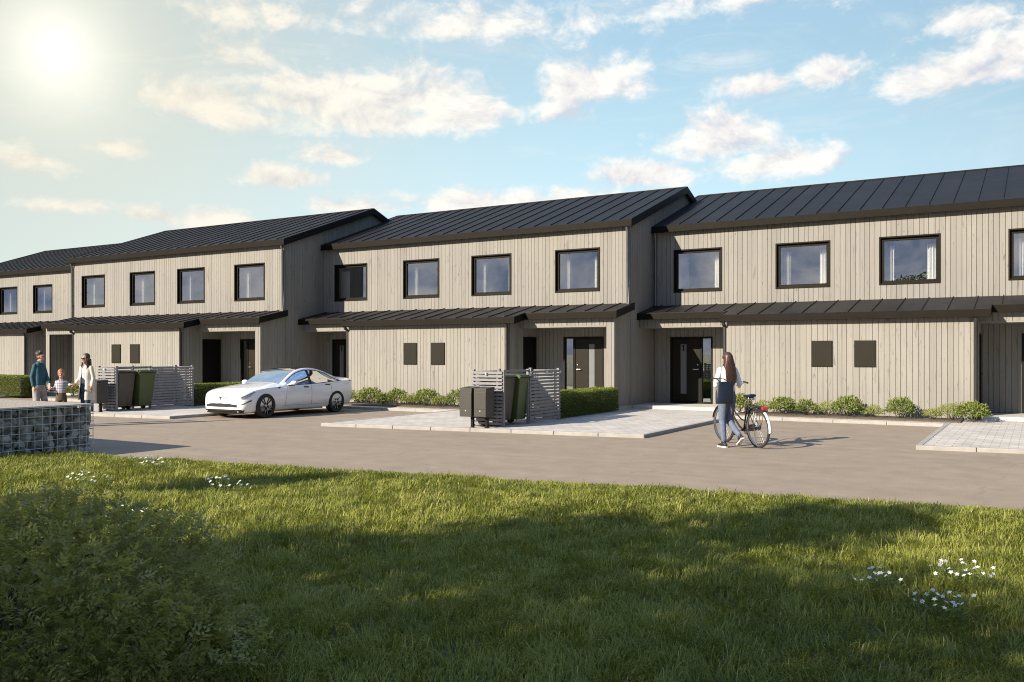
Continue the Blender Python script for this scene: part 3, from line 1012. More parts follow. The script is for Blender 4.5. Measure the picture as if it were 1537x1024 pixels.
def make_bin(mat, label):
    t = thing('wheelie_bin', label, 'bin', group='wheelie bins inside the screens')
    b = MB()   # front faces +x, tapering downwards
    for (z0, z1, s0, s1) in ((.10, .98, .80, 1.0),):
        q = []
        for z, s in ((z0, s0), (z1, s1)):
            w, d = .26 * s, .29 * s
            q += [(-d, -w, z), (d - (1 - s) * .2, -w, z), (d - (1 - s) * .2, w, z), (-d, w, z)]
        b.hexa(q)
    b.box(-.30, .30, -.275, .275, .95, .99)
    b.box(.12, .215, .06, .14, .13, .42)
    b.build('bin_body', mat, t, bevel=.018)
    l = MB(); l.hexa([(-.31, -.285, .992), (.33, -.285, .992), (.33, .285, .992), (-.31, .285, .992), (-.29, -.25, 1.05), (.28, -.25, 1.035), (.28, .25, 1.035), (-.29, .25, 1.05)])
    l.tube([(-.33, -.22, 1.0), (-.36, -.22, .99), (-.36, .22, .99), (-.33, .22, 1.0)], .014, 8)
    l.build('lid', mat, t, bevel=.015)
    t.scale = (1.04, 1.04, 1.07)
    for s in (-1, 1):
        w = MB(); w.lathe([(.0, -.025), (.085, -.025), (.10, -.012), (.10, .012), (.085, .025), (0, .025)], 18, 'y', (-.20, s * .24, .10))
        w.build('wheel', M_RUB, t, smooth=True)
    return t


def make_mailbox(label):
    t = thing('mailbox', label, 'mailbox', group='mailboxes on posts')
    b = MB(); b.box(-.155, .155, -.16, .17, .235, .83); b.build('box', M_MAIL, t, bevel=.006)
    l = MB(); l.hexa([(-.16, -.168, .832), (.16, -.168, .832), (.16, .175, .832), (-.16, .175, .832), (-.16, -.168, .842), (.16, -.168, .842), (.16, .175, .872), (-.16, .175, .872)])
    l.build('lid', M_MAIL, t, bevel=.004)
    d = MB(); d.box(-.148, .148, -.168, -.161, .40, .76); d.build('front_panel', M_MAIL, t, bevel=.003)
    d = MB(); d.box(-.148, .148, -.168, -.161, .245, .392); d.build('door', M_MAIL, t, bevel=.003)
    k = MB(); k.lathe([(0, -.012), (.013, -.010), (.013, 0)], 12, 'y', (.01, -.168, .365)); k.build('lock', M_BOLT, t, smooth=True)
    for y in (-.0,):
        p = MB(); p.box(.045, .105, y - .03, y + .03, 0, .232); p.box(.03, .12, y - .05, y + .05, 0, .012); p.build('post', M_BLACK, t, bevel=.003)
    return t

SCR = make_screen('grey slatted bin screen behind the nearer pair of mailboxes, beside the clipped hedge')
SCR.location = (-9.86, 16.21, .068)
BN = make_bin(M_BINB, 'brown wheelie bin in the nearer slatted screen'); BN.location = (-10.22, 16.55, .068)
GN = make_bin(M_BING, 'green wheelie bin in the nearer slatted screen'); GN.location = (-10.15, 17.10, .068); GN.rotation_euler = (0, 0, .06)
M1 = make_mailbox('brown mailbox on a post, left one of the pair by the nearer bin screen'); M1.location = (-10.49, 15.83, .068)
M2 = copy_tree(M1); M2.location = (-10.13, 15.84, .068); tag(M2, 'brown mailbox on a post, right one of the pair by the nearer bin screen')
for src, lab, dx, dy in ((SCR, 'grey slatted bin screen to the right of the woman in the white coat', -11.87, -.97),
                         (BN, 'brown wheelie bin in the farther screen, close to the family', -11.80, -.97),
                         (GN, 'green wheelie bin in the farther screen, left of the white car', -11.76, -.95),
                         (M1, 'farther brown mailbox half hidden by the white coat', -11.77, -1.0),
                         (M2, 'farther brown mailbox just right of the white coat', -11.77, -1.0)):
    c = copy_tree(src); c.location = (src.location.x + dx, src.location.y + dy, .068); tag(c, lab)

# ------------------------------------------------------------------ white car
def cubic(xs, ys):
    """smooth monotone-ish interpolation through the points (descending or ascending x)"""
    o = np.argsort(xs); xs = np.array(xs, float)[o]; ys = np.array(ys, float)[o]
    d = np.gradient(ys, xs)
    def f(x):
        x = np.clip(x, xs[0], xs[-1]); i = np.clip(np.searchsorted(xs, x) - 1, 0, len(xs) - 2)
        h = xs[i + 1] - xs[i]; t = (x - xs[i]) / h
        return (2 * t**3 - 3 * t**2 + 1) * ys[i] + (t**3 - 2 * t**2 + t) * h * d[i] + (-2 * t**3 + 3 * t**2) * ys[i + 1] + (t**3 - t**2) * h * d[i + 1]
    return f

M_CAR = pmat('white_car_paint', (.88, .88, .885), .22, 0, .015, 2, coat=1.0)
M_CARBLK = pmat('black_car_trim', (.012, .012, .013), .35, 0, .08, 10)
M_CARGL = glass_mat('car_glass', (.42, .45, .47), .02)
M_CARROOF = pmat('black_glass_roof', (.012, .013, .015), .06, 0, .05, 4, coat=1)
M_SEAT = pmat('tan_seat', (.42, .27, .19), .6, 0, .1, 8)
M_CABIN = pmat('cabin_dark', (.05, .05, .055), .8, 0, .1, 8)
M_RIM = pmat('dark_alloy', (.022, .022, .024), .4, .3, .1, 10)
M_RIMEDGE = pmat('bright_alloy', (.55, .55, .56), .3, .9, .05, 10)
M_LAMP = pmat('lamp_lens', (.32, .33, .35), .1, .4, .2, 30, coat=1)
M_RED = pmat('red_lens', (.35, .02, .012), .2, 0, .1, 20, coat=1)
M_CHROME = pmat('dark_chrome', (.10, .10, .105), .25, .8, .05, 10)

zd = cubic([2.49, 2.44, 2.30, 2.0, 1.6, 1.2, .95, -2.05, -2.25, -2.40, -2.47, -2.49], [.56, .655, .735, .82, .895, .955, .985, 1.075, 1.085, 1.07, .98, .86])
zs_ = cubic([2.49, 2.44, 2.25, 1.9, 1.4, .8, 0, -.8, -1.4, -1.9, -2.3, -2.45, -2.49], [.52, .60, .69, .785, .855, .88, .905, .935, .975, 1.0, .99, .93, .82])
yw = cubic([2.49, 2.45, 2.35, 2.15, 1.85, 1.5, 1.0, 0, -1, -1.5, -2.0, -2.3, -2.43, -2.49], [.47, .62, .755, .865, .925, .95, .945, .95, .965, .975, .945, .87, .76, .62])
zb_ = cubic([2.49, 2.44, 2.2, 1.8, 1, -1, -1.9, -2.25, -2.42, -2.49], [.33, .22, .17, .17, .185, .185, .20, .26, .36, .46])

def ring_pts(x, inside=True):
    s, d, w, b = float(zs_(x)), float(zd(x)), float(yw(x)), float(zb_(x))
    cab = inside and (-1.80 < x < .60)
    dd = .55 if cab else d
    return [(0, b), (.70 * w, b), (.90 * w, b + .02), (.965 * w, b + .10), (.992 * w, b + (s - b) * .38), (1.0 * w, b + (s - b) * .62), (.985 * w, s - .075), (.945 * w, s),
            (.86 * w, s + (d - s) * (.0 if cab else .42)), (.78 * w if cab else .62 * w, dd if cab else s + (d - s) * .82), (.32 * w, dd if cab else s + (d - s) * .97), (0, dd)]

def surf(x, k):
    """point on the left flank, k = fractional ring index"""
    r = ring_pts(x); i = min(int(k), len(r) - 2); t = k - i
    return Vector((x, r[i][0] * (1 - t) + r[i + 1][0] * t, r[i][1] * (1 - t) + r[i + 1][1] * t))

def car_patch(mb, pts_fn, nu, nv, off, flip):
    grid = [[pts_fn(i / nu, j / nv) for j in range(nv + 1)] for i in range(nu + 1)]
    vs = []
    for i in range(nu + 1):
        for j in range(nv + 1):
            p = grid[i][j]
            a = grid[min(i + 1, nu)][j] - grid[max(i - 1, 0)][j]; b = grid[i][min(j + 1, nv)] - grid[i][max(j - 1, 0)]
            n = a.cross(b); n = n.normalized() if n.length > 1e-9 else Vector((0, 0, 1))
            if n.dot(p - Vector((0, 0, .5))) < 0: n = -n
            q = p + n * off
            vs.append((q.x, q.y * flip, q.z))
    fs = []
    for i in range(nu):
        for j in range(nv):
            a = i * (nv + 1) + j
            f = (a, a + nv + 1, a + nv + 2, a + 1)
            fs.append(f)
    mb.add(vs, fs)


def apply_mods(o):
    dg = bpy.context.evaluated_depsgraph_get(); dg.update()
    me = bpy.data.meshes.new_from_object(o.evaluated_get(dg), preserve_all_data_layers=True, depsgraph=dg)
    o.modifiers.clear(); old = o.data; o.data = me; me.name = o.name
    bpy.data.meshes.remove(old)
    return o


def make_car():
    root = thing('parked_car', 'white electric saloon car parked on the road before the middle house', 'car', (-17.80, 17.49, 0), -PI / 2)
    root.scale = (.89, .89, .89)
    xs = np.concatenate([[2.49, 2.475, 2.45, 2.40], np.linspace(2.32, -2.25, 64), [-2.35, -2.42, -2.46, -2.485, -2.49]])
    mb = MB(); rings = []
    for x in xs:
        r = ring_pts(x)
        rings.append([(x, y, z) for y, z in r] + [(x, -y, z) for y, z in r[-2:0:-1]])
    n = len(rings[0])
    vs = [p for R in rings for p in R]; fs = []
    for i in range(len(rings) - 1):
        for k in range(n):
            fs.append((i * n + k, i * n + (k + 1) % n, (i + 1) * n + (k + 1) % n, (i + 1) * n + k))
    fs.append(tuple(range(n))[::-1]); fs.append(tuple((len(rings) - 1) * n + k for k in range(n)))
    # interior of the tub dark
    mi = []
    mb.add(vs, fs)
    body = mb.build('body', [M_CAR, M_CARBLK], root, smooth=True)
    bm = bmesh.new(); bm.from_mesh(body.data); bmesh.ops.recalc_face_normals(bm, faces=bm.faces); bm.to_mesh(body.data); bm.free()
    cut = MB()
    for x in (1.48, -1.48):
        for s in (1, -1):
            cut.lathe([(0, -.30), (.385, -.30), (.385, .30), (0, .30)], 40, 'y', (x, s * .92, .35), mi=0)
    cutter = cut.build('cutter', M_CARBLK, None)
    bm = bmesh.new(); bm.from_mesh(cutter.data); bmesh.ops.remove_doubles(bm, verts=bm.verts, dist=1e-5); bmesh.ops.recalc_face_normals(bm, faces=bm.faces); bm.to_mesh(cutter.data); bm.free()
    bo = body.modifiers.new('arch', 'BOOLEAN'); bo.object = cutter; bo.operation = 'DIFFERENCE'; bo.solver = 'EXACT'; bo.material_mode = 'TRANSFER'
    apply_mods(body)
    bpy.data.objects.remove(cutter)
    me = body.data
    blk = list(me.materials).index(M_CARBLK) if M_CARBLK in list(me.materials) else 1
    for p in me.polygons:
        c = p.center
        if -1.78 < c.x < .64 and c.z < .93 and abs(c.y) < .80 and c.z > .4 and p.normal.z > -.3: p.material_index = blk
        if c.z < .215: p.material_index = blk
    me.polygons.foreach_set('use_smooth', np.ones(len(me.polygons), dtype=bool)); me.set_sharp_from_angle(angle=math.radians(32))
    # greenhouse
    zr = cubic([.80, .45, .13, -.15, -.45, -.85, -1.2, -1.6, -2.0], [.965, 1.170, 1.330, 1.408, 1.435, 1.405, 1.33, 1.20, 1.065])
    yr = cubic([.78, .05, -.5, -1.2, -1.8, -2.0], [.74, .615, .60, .585, .60, .66])
    gx = np.linspace(.78, -2.0, 53)
    def prof(x):
        w = float(yw(x)); s = float(zs_(x)); r = float(zr(x)); y = float(yr(x))
        b = Vector((x, .915 * w, min(s + .012, r)))
        ro = Vector((x, y + .075, max(r - .085, min(s + .014, r))))
        ri = Vector((x, y + .005, max(r - .022, s + .01)))
        mid = b.lerp(ro, .5) + Vector((0, .022, 0))
        return [b, b.lerp(ro, .25) + Vector((0, .016, 0)), mid, b.lerp(ro, .75) + Vector((0, .016, 0)), ro, ro.lerp(ri, .5) + Vector((0, .012, .012)), ri, Vector((x, ri.y * .55, r - .005)), Vector((x, 0, r))]
    P = [prof(x) for x in gx]
    sets = {}
    def put(key, i, k, s):
        a, b, c, d = P[i][k], P[i][k + 1], P[i + 1][k + 1], P[i + 1][k]
        sets.setdefault(key, MB()).add([(v.x, v.y * s, v.z) for v in (a, b, c, d)], [(0, 1, 2, 3) if s > 0 else (3, 2, 1, 0)])
    for i in range(len(gx) - 1):
        xm = (gx[i] + gx[i + 1]) / 2
        for k in range(8):
            for s in (1, -1):
                if k < 4:
                    top = 4 if xm > -1.22 else (4 - int((-1.22 - xm) / .115))
                    if xm < .56 and k < max(top, 0) and xm > -1.68:
                        key = ('side', s, 0 if xm > -.38 else 1)
                        if abs(xm + .38) < .045: key = ('pillar', s)
                    else:
                        key = ('frame',)
                elif k < 6: key = ('frame',)
                else:
                    if xm > -.08: key = ('wind',)
                    elif xm > -.95: key = ('roof',)
                    elif xm > -1.90: key = ('rear',)
                    else: key = ('frame',)
                put(key, i, k, s)
    def fin(mb_, name, mat):
        o = mb_.build(name, mat, root, smooth=True)
        bm = bmesh.new(); bm.from_mesh(o.data); bmesh.ops.remove_doubles(bm, verts=bm.verts, dist=1e-4); bm.to_mesh(o.data); bm.free()
        o.data.polygons.foreach_set('use_smooth', np.ones(len(o.data.polygons), dtype=bool))
        return o
    fin(sets[('frame',)], 'cabin_frame', M_CAR)
    fin(sets[('wind',)], 'windscreen', M_CARGL); fin(sets[('roof',)], 'roof', M_CARROOF); fin(sets[('rear',)], 'rear_window', M_CARGL)
    for s in (1, -1):
        fin(sets[('side', s, 0)], 'side_window', M_CARGL); fin(sets[('side', s, 1)], 'side_window', M_CARGL)
        fin(sets[('pillar', s)], 'door_pillar', M_CARBLK)
        # dark line round the side glass
        t = MB()
        lo = [prof(x)[0] for x in np.linspace(.58, -1.68, 24)]
        hi = [prof(x)[4] for x in np.linspace(.56, -1.22, 20)]
        en = [prof(-1.22)[4], prof(-1.38)[3], prof(-1.54)[2], prof(-1.67)[0]]
        o_ = Vector((0, .006, 0))
        for line in (lo, hi, en):
            t.tube([((p + o_).x, (p + o_).y * s, (p + o_).z) for p in line], .010, 6)
        t.build('window_trim', M_CARBLK, root, smooth=True)
        # door seams, handles, sill
        d = MB()
        for xa, xb in ((.72, .60), (-.38, -.38), (-1.16, -1.34)):
            pts = []
            for q in np.linspace(0, 1, 10):
                k = 3.2 + (7.0 - 3.2) * q
                p = surf(xa + (xb - xa) * (1 - q) if xa < -1 else xa + (xb - xa) * q, k); pts.append((p.x, (p.y + .0005) * s, p.z))
            d.tube(pts, .0045, 5)
        pts = [(surf(x, 3.2).x, surf(x, 3.2).y * s, surf(x, 3.2).z) for x in np.linspace(.72, -1.05, 12)]
        d.tube(pts, .004, 5)
        d.build('door_seam', M_CARBLK, root)
        for xh in (-.16, -1.08):
            h = MB(); p = surf(xh, 6.15)
            h.obox((p.x, (p.y + .006) * s, p.z), (1, 0, .03), (0, 1, 0), (0, 0, 1), .20, .022, .036)
            h.build('handle', M_CARBLK, root, bevel=.008)
        # mirror
        m = MB(); m.ball((.46, s * 1.03, .985), (.085, .115, .065), 16, 10)
        m.tube([(.48, s * .86, .94), (.47, s * .98, .96)], .025, 8)
        m.build('mirror', M_CAR, root, smooth=True)
        # headlight
        hl = MB()
        car_patch(hl, lambda u, v: surf(2.36 - .52 * u, 6.35 + (.25 + .5 * u) * (1 - .75 * u) - (1.0 - v) * (.85 + .45 * math.sin(PI * u)) * (1 - .65 * u)), 12, 4, .007, s)
        lamp = hl.build('headlight', M_LAMP, root, smooth=True)
        e_ = MB()
        car_patch(e_, lambda u, v: surf(2.34 - .44 * u, 6.42 + (.25 + .5 * u) * (1 - .75 * u) - (.35 + .18 * v) * (1 - .5 * u)), 10, 1, .011, s)
        e_.build('lamp_strip', M_CHROME, lamp)
        # slot in the corner of the bumper
        sl = MB()
        car_patch(sl, lambda u, v: surf(2.36 - .34 * u, 4.55 + .30 * v * (.5 + .5 * u) + .25 * u), 8, 1, .006, s)
        sl.build('air_slot', M_CARBLK, root)
        # badge-shaped camera on the wing
        b = MB(); p = surf(.94, 6.6)
        b.add([(p.x + .07, (p.y + .006) * s, p.z + .028), (p.x - .08, (p.y + .006) * s, p.z + .034), (p.x - .02, (p.y + .008) * s, p.z - .03)], [(0, 1, 2)])
        b.build('side_camera', M_CARBLK, root)
        tl = MB()
        car_patch(tl, lambda u, v: surf(-2.46 + .34 * u, 6.55 + .65 * v * (1 - .55 * u)), 8, 2, .006, s)
        tl.build('tail_light', M_RED, root, smooth=True)
        # arch lips
        a = MB()
        for x in (1.48, -1.48):
            pts = []
            for q in np.linspace(-.05 * PI, 1.05 * PI, 22):
                z = .35 + .385 * math.sin(q); xx = x + .385 * math.cos(q)
                if z < .2: continue
                r = ring_pts(xx); yy = np.interp(z, [p_[1] for p_ in r[2:8]], [p_[0] for p_ in r[2:8]])
                pts.append((xx, (yy - .012) * s, z))
            a.tube(pts, .012, 6)
        a.build('arch_lip', M_CARBLK, root, smooth=True)
    # front: intake, lip, emblem
    def front(y, z):
        w = abs(y)
        xs_ = np.linspace(2.49, 1.9, 60)
        ww = np.array([np.interp(z, [p_[1] for p_ in ring_pts(x)[1:8]], [p_[0] for p_ in ring_pts(x)[1:8]]) for x in xs_])
        x = 2.49 if w < ww[0] else float(np.interp(w, ww, xs_))
        return Vector((x, y, z))
    it = MB(); car_patch(it, lambda u, v: front(-.62 + 1.24 * u, .335 + .105 * v * (1 - .3 * abs(2 * u - 1))), 20, 2, .007, 1)
    it.build('air_intake', M_CHROME, root)
    lp = MB()
    for z in (.345, .375, .405, .43):
        lp.tube([tuple(front(y, z) + Vector((.010, 0, 0))) for y in np.linspace(-.5, .5, 16)], .005, 5)
    lp.build('intake_slat', M_CARBLK, root)
    l2 = MB(); car_patch(l2, lambda u, v: front(-.74 + 1.48 * u, .225 + .045 * v), 20, 1, .012, 1); l2.build('front_lip', M_CARBLK, root)
    em = MB()
    car_patch(em, lambda u, v: front(-.34 + .68 * u, .612 + .018 * v * (1 - abs(2 * u - 1) * .6)), 16, 1, .005, 1)
    car_patch(em, lambda u, v: front((-.065 + .13 * u), .595 - .012 * abs(2 * u - 1) + .013 * v), 8, 1, .009, 1)
    car_patch(em, lambda u, v: front((-.018 + .036 * u) * (.35 + .65 * v), .515 + .082 * v), 2, 4, .009, 1)
    em.build('emblem', M_CHROME, root)
    # cabin
    sx = MB()
    for x, y in ((-.15, .38), (-.15, -.38), (-1.0, .42), (-1.0, -.42)):
        sx.box(x - .25, x + .28, y - .24, y + .24, .52, .68)
        sx.hexa([(x - .30, y - .24, .6), (x - .17, y - .24, .6), (x - .17, y + .24, .6), (x - .30, y + .24, .6), (x - .44, y - .20, 1.10), (x - .35, y - .20, 1.10), (x - .35, y + .20, 1.10), (x - .44, y + .20, 1.10)])
        sx.box(x - .47, x - .38, y - .12, y + .12, 1.12, 1.26)
    sx.build('seat', M_SEAT, root, bevel=.03)
    ds = MB(); ds.hexa([(.35, -.78, .7), (.68, -.74, .7), (.68, .74, .7), (.35, .78, .7), (.30, -.76, .93), (.70, -.70, .93), (.70, .70, .93), (.30, .76, .93)])
    ds.lathe([(.165, -.012), (.19, 0), (.165, .012)], 20, 'x', (.22, .38, .92), closed=True)
    ds.build('dashboard', M_CABIN, root, bevel=.02)
    # wheels
    def wheel(x, s):
        w = bpy.data.objects.new('wheel', None); COL.objects.link(w); w.parent = root
        w.location = (x, s * .865, .352)
        t = MB(); t.lathe([(.245, -.11), (.325, -.115), (.348, -.095), (.352, -.06), (.352, .06), (.348, .095), (.325, .115), (.245, .11)], 44, 'y', closed=True)
        t.build('tyre', M_RUB, w, smooth=True)
        r = MB(); sg = s
        r.lathe([(.248, -.10), (.262, .104 * 1), (.240, .108), (.232, .02), (.0, -.02)], 40, 'y') if False else None
        r.lathe([(.262, .112 * -sg), (.245, .112 * -sg), (.235, .06 * -sg), (.235, -.08 * -sg)], 40, 'y')
        r.lathe([(0, .03 * -sg), (.236, .03 * -sg)], 40, 'y')
        for k in range(10):
            a = 2 * PI * k / 10 + (.11 if k % 2 else -.11)
            c, sn = math.cos(a), math.sin(a)
            r.obox((c * .145, .085 * sg, sn * .145), (c, 0, sn), (0, 1, 0), (-sn, 0, c), .20, .028, .026)
        r.lathe([(0, .105 * -sg), (.055, .10 * -sg), (.06, .05 * -sg)], 20, 'y')
        r.build('rim', M_RIM, w, smooth=True)
        e2 = MB()
        for k in range(10):
            a = 2 * PI * k / 10 + (.11 if k % 2 else -.11) + .09
            c, sn = math.cos(a), math.sin(a)
            e2.obox((c * .17, .101 * sg, sn * .17), (c, 0, sn), (0, 1, 0), (-sn, 0, c), .13, .004, .007)
        e2.lathe([(.258, .1125 * -sg), (.250, .1135 * -sg), (.246, .1125 * -sg)], 40, 'y')
        e2.build('rim_edge', M_RIMEDGE, w)
    for x in (1.48, -1.48):
        for s in (1, -1): wheel(x, s)
    # short front overhang
    for ch in root.children:
        if ch.type == 'MESH':
            for v in ch.data.vertices:
                if v.co.x > 1.9: v.co.x = 1.9 + (v.co.x - 1.9) * .68
    for ch in [c_ for c in root.children for c_ in c.children]:
        if ch.type == 'MESH' and ch.parent.type == 'MESH':
            for v in ch.data.vertices:
                if v.co.x > 1.9: v.co.x = 1.9 + (v.co.x - 1.9) * .68
    return root

CAR = make_car()

# ------------------------------------------------------------------ people
def limb(mb, pts, rs, n=14):
    mb.tube(pts, list(rs), n)
    for p, r in zip(pts, rs): mb.ball(p, r * .99, n, 8)


def loft(mb, rings, n=24):
    """rings: (x, y, z, rx, ry)"""
    vs, fs = [], []
    for (x, y, z, rx, ry) in rings:
        for k in range(n):
            a = 2 * PI * k / n
            ca, sa = math.cos(a), math.sin(a)
            # slightly squared ellipse, like a torso
            q = (abs(ca) ** 2.4 + abs(sa) ** 2.4) ** (-1 / 2.4)
            vs.append((x + rx * ca * q, y + ry * sa * q, z))
    m = len(rings)
    for i in range(m - 1):
        for k in range(n):
            fs.append((i * n + k, i * n + (k + 1) % n, (i + 1) * n + (k + 1) % n, (i + 1) * n + k))
    fs.append(tuple(range(n))[::-1]); fs.append(tuple((m - 1) * n + k for k in range(n)))
    mb.add(vs, fs)


def hand(mb, wrist, d, palm, s=1.0, curl=.5, thumb=1):
    """palm block, four unequal bent fingers, thumb from the side of the palm; d points to the finger tips"""
    w = Vector(wrist); d = Vector(d).normalized(); p = Vector(palm); p = (p - d * p.dot(d)).normalized(); sd = d.cross(p)
    L = .085 * s
    for t in (-1, 0, 1):
        mb.tube([w + sd * t * .020 * s, w + d * L * .55 + sd * t * .026 * s, w + d * L + sd * t * .028 * s], [.018 * s, .018 * s, .015 * s], 8)
    for k, ln in enumerate((.070, .080, .075, .058)):
        b = w + d * L * (.98 if k < 3 else .9) + sd * (-.033 + .022 * k) * s * thumb
        a = 0.0; q = b; pts = [b - d * .01]
        for j, seg in enumerate((.45, .32, .23)):
            a += curl * (.55 + .1 * k) * (1.0 if j else .6)
            q = q + (d * math.cos(a) + p * math.sin(a)) * ln * seg * s
            pts.append(q)
        mb.tube(pts, [.0095 * s, .0092 * s, .0085 * s, .0075 * s], 8)
    b = w + d * L * .30 - sd * .030 * s * thumb
    u = (d * .75 - sd * .6 * thumb + p * .35).normalized()
    mb.tube([b, b + u * .032 * s, b + u * .032 * s + (d * .8 + p * .5 - sd * .1 * thumb).normalized() * .03 * s], [.013 * s, .0105 * s, .008 * s], 8)


def blob(name, mb, mat, parent, voxel=.010, smooth=4, factor=.5):
    o = mb.build(name, mat, parent)
    bm = bmesh.new(); bm.from_mesh(o.data); bmesh.ops.recalc_face_normals(bm, faces=bm.faces); bm.to_mesh(o.data); bm.free()
    r = o.modifiers.new('join', 'REMESH'); r.mode = 'VOXEL'; r.voxel_size = voxel; r.use_smooth_shade = True
    s = o.modifiers.new('soft', 'SMOOTH'); s.iterations = smooth; s.factor = factor
    apply_mods(o)
    if not o.data.materials: o.data.materials.append(mat)
    o.data.polygons.foreach_set('use_smooth', np.ones(len(o.data.polygons), dtype=bool))
    return o


def head(mb, c, f, s=1.0):
    """skull, jaw, nose, ears, chin; c = centre of the head, f = facing direction (horizontal)"""
    c = Vector(c); f = Vector((f[0], f[1], 0)).normalized(); r = Vector((f.y, -f.x, 0)); u = Vector((0, 0, 1))
    def at(a, b, h): return c + r * a * s + f * b * s + u * h * s
    def el(p, rr): mb.ball(tuple(p), tuple(x * s for x in rr), 16, 12)
    el(at(0, -.010, .030), (.078, .078, .085)); el(at(0, -.030, .030), (.074, .070, .080)); el(at(0, .022, .015), (.070, .070, .085))
    el(at(0, .026, -.050), (.054, .056, .055)); el(at(0, .048, -.088), (.026, .026, .022))
    mb.tube([at(0, .088, .018), at(0, .103, -.012), at(0, .112, -.026)], [.009 * s, .012 * s, .013 * s], 8)
    el(at(0, .086, -.058), (.024, .014, .008))
    for q in (-1, 1):
        el(at(q * .078, -.010, -.008), (.012, .020, .030)); el(at(q * .030, .080, -.012), (.022, .012, .018))
        el(at(q * .031, .086, .034), (.022, .010, .006))
    return at


def face_parts(at, parent, s, eyes=True):
    if eyes:
        for q in (-1, 1):
            e = MB(); e.ball(tuple(at(q * .032, .088, .014)), (.011 * s, .011 * s, .008 * s), 10, 8)
            e.build('eye', M_EYE, parent, smooth=True)


M_SKIN = pmat('skin', (.46, .27, .19), .5, 0, .06, 10, spec=.35)
M_EYE = pmat('eye_dark', (.03, .02, .015), .2, 0, .1, 10)
M_HAIR_B = pmat('brown_hair', (.050, .022, .014), .45, 0, .35, 30)
M_HAIR_D = pmat('dark_brown_hair', (.055, .028, .018), .5, 0, .3, 30)
M_HAIR_R = pmat('red_hair', (.28, .105, .035), .5, 0, .3, 30)
M_HAIR_L = pmat('long_brown_hair', (.052, .022, .014), .4, 0, .4, 30)
M_WHITE = pmat('white_cotton', (.74, .76, .80), .85, 0, .05, 14, .2)
M_JEANS = pmat('grey_blue_jeans', (.11, .135, .195), .85, 0, .22, 16, .3)
M_JEANS_D = pmat('dark_blue_jeans', (.025, .055, .10), .85, 0, .2, 16, .3)
M_GREYP = pmat('pale_grey_trousers', (.28, .262, .26), .85, 0, .28, 11, .3)
M_TEAL = pmat('teal_denim', (.022, .085, .115), .85, 0, .22, 12, .3)
M_COAT = pmat('cream_coat', (.70, .63, .52), .9, 0, .06, 9, .2)
M_TOP = pmat('pale_blue_top', (.40, .43, .47), .85, 0, .1, 9)
M_KHAKI = pmat('brown_trousers', (.085, .063, .032), .85, 0, .18, 12, .3)
M_NAVY = pmat('navy_leather', (.012, .018, .034), .38, 0, .15, 9, .1)
M_SHOE = pmat('black_shoe', (.015, .015, .017), .5, 0, .1, 12)
M_SOLE = pmat('white_sole', (.65, .65, .63), .7, 0, .05, 12)
M_SUNG = pmat('dark_sunglasses', (.008, .008, .008), .15, 0, .1, 9)


def plaid_mat():
    m, nt, bs = new_mat('plaid_shirt')
    tc = nt.node('ShaderNodeTexCoord')
    sp = nt.node('ShaderNodeSeparateXYZ', inp={0: tc.outputs['Object']})
    def band(x, f, ph):
        return nt.math('GREATER_THAN', nt.math('SINE', nt.math('MULTIPLY_ADD', x, f, ph)), .25)
    h = nt.math('ADD', sp.outputs[0], nt.math('MULTIPLY', sp.outputs[1], .6))
    a = band(h, 110, .4); b = band(sp.outputs[2], 110, 0)
    c = nt.mix(nt.math('MULTIPLY', a, .6), (.55, .53, .56), (.14, .07, .12))
    c = nt.mix(nt.math('MULTIPLY', b, .5), c, (.07, .06, .12))
    nt.l.new(c, bs.inputs['Base Color']); bs.inputs['Roughness'].default_value = .9
    return m
M_PLAID = plaid_mat()


def shoe(parent, ankle, d, s=1.0, pitch=0.0):
    """d: toe direction on the ground; pitch > 0 puts the toe down"""
    a = Vector(ankle); d = Vector((d[0], d[1], 0)).normalized(); u = Vector((0, 0, 1)); r = Vector((d.y, -d.x, 0))
    q = Quaternion(r, -pitch)
    def at(f, h): return a + q @ (d * f * s + u * h * s)
    m = MB(); limb(m, [at(-.045, -.045), at(.04, -.045), at(.13, -.060)], [.040 * s, .042 * s, .032 * s]); limb(m, [at(0, .01), at(.03, -.03)], [.042 * s, .045 * s])
    sh = blob('shoe', m, M_SHOE, parent, .008 * s, 3)
    so = MB()
    rr = [(-.085, .022), (-.06, .036), (.0, .038), (.07, .043), (.13, .040), (.165, .024)]
    top, bot = [], []
    loop = [(f, w) for f, w in rr] + [(f, -w) for f, w in rr[::-1]]
    vs = [tuple(a + q @ (d * f * s + r * w * s - u * .088 * s)) for f, w in loop] + [tuple(a + q @ (d * f * s + r * w * s - u * .066 * s)) for f, w in loop]
    n = len(loop)
    so.add(vs, [tuple(range(n)), tuple(range(2 * n - 1, n - 1, -1))] + [(i, n + i, n + (i + 1) % n, (i + 1) % n) for i in range(n)])
    so.build('sole', M_SOLE, sh)
    return sh


def place(name, label, lat, fwd, hl, hf):
    """hl, hf: facing direction in (right, forward) seen from the viewer"""
    x, y = cam_xy(lat, fwd); fx, fy = cam_xy(hl, hf)
    return thing(name, label, 'person', (x, y, .0), math.atan2(fy, fx) - PI / 2)


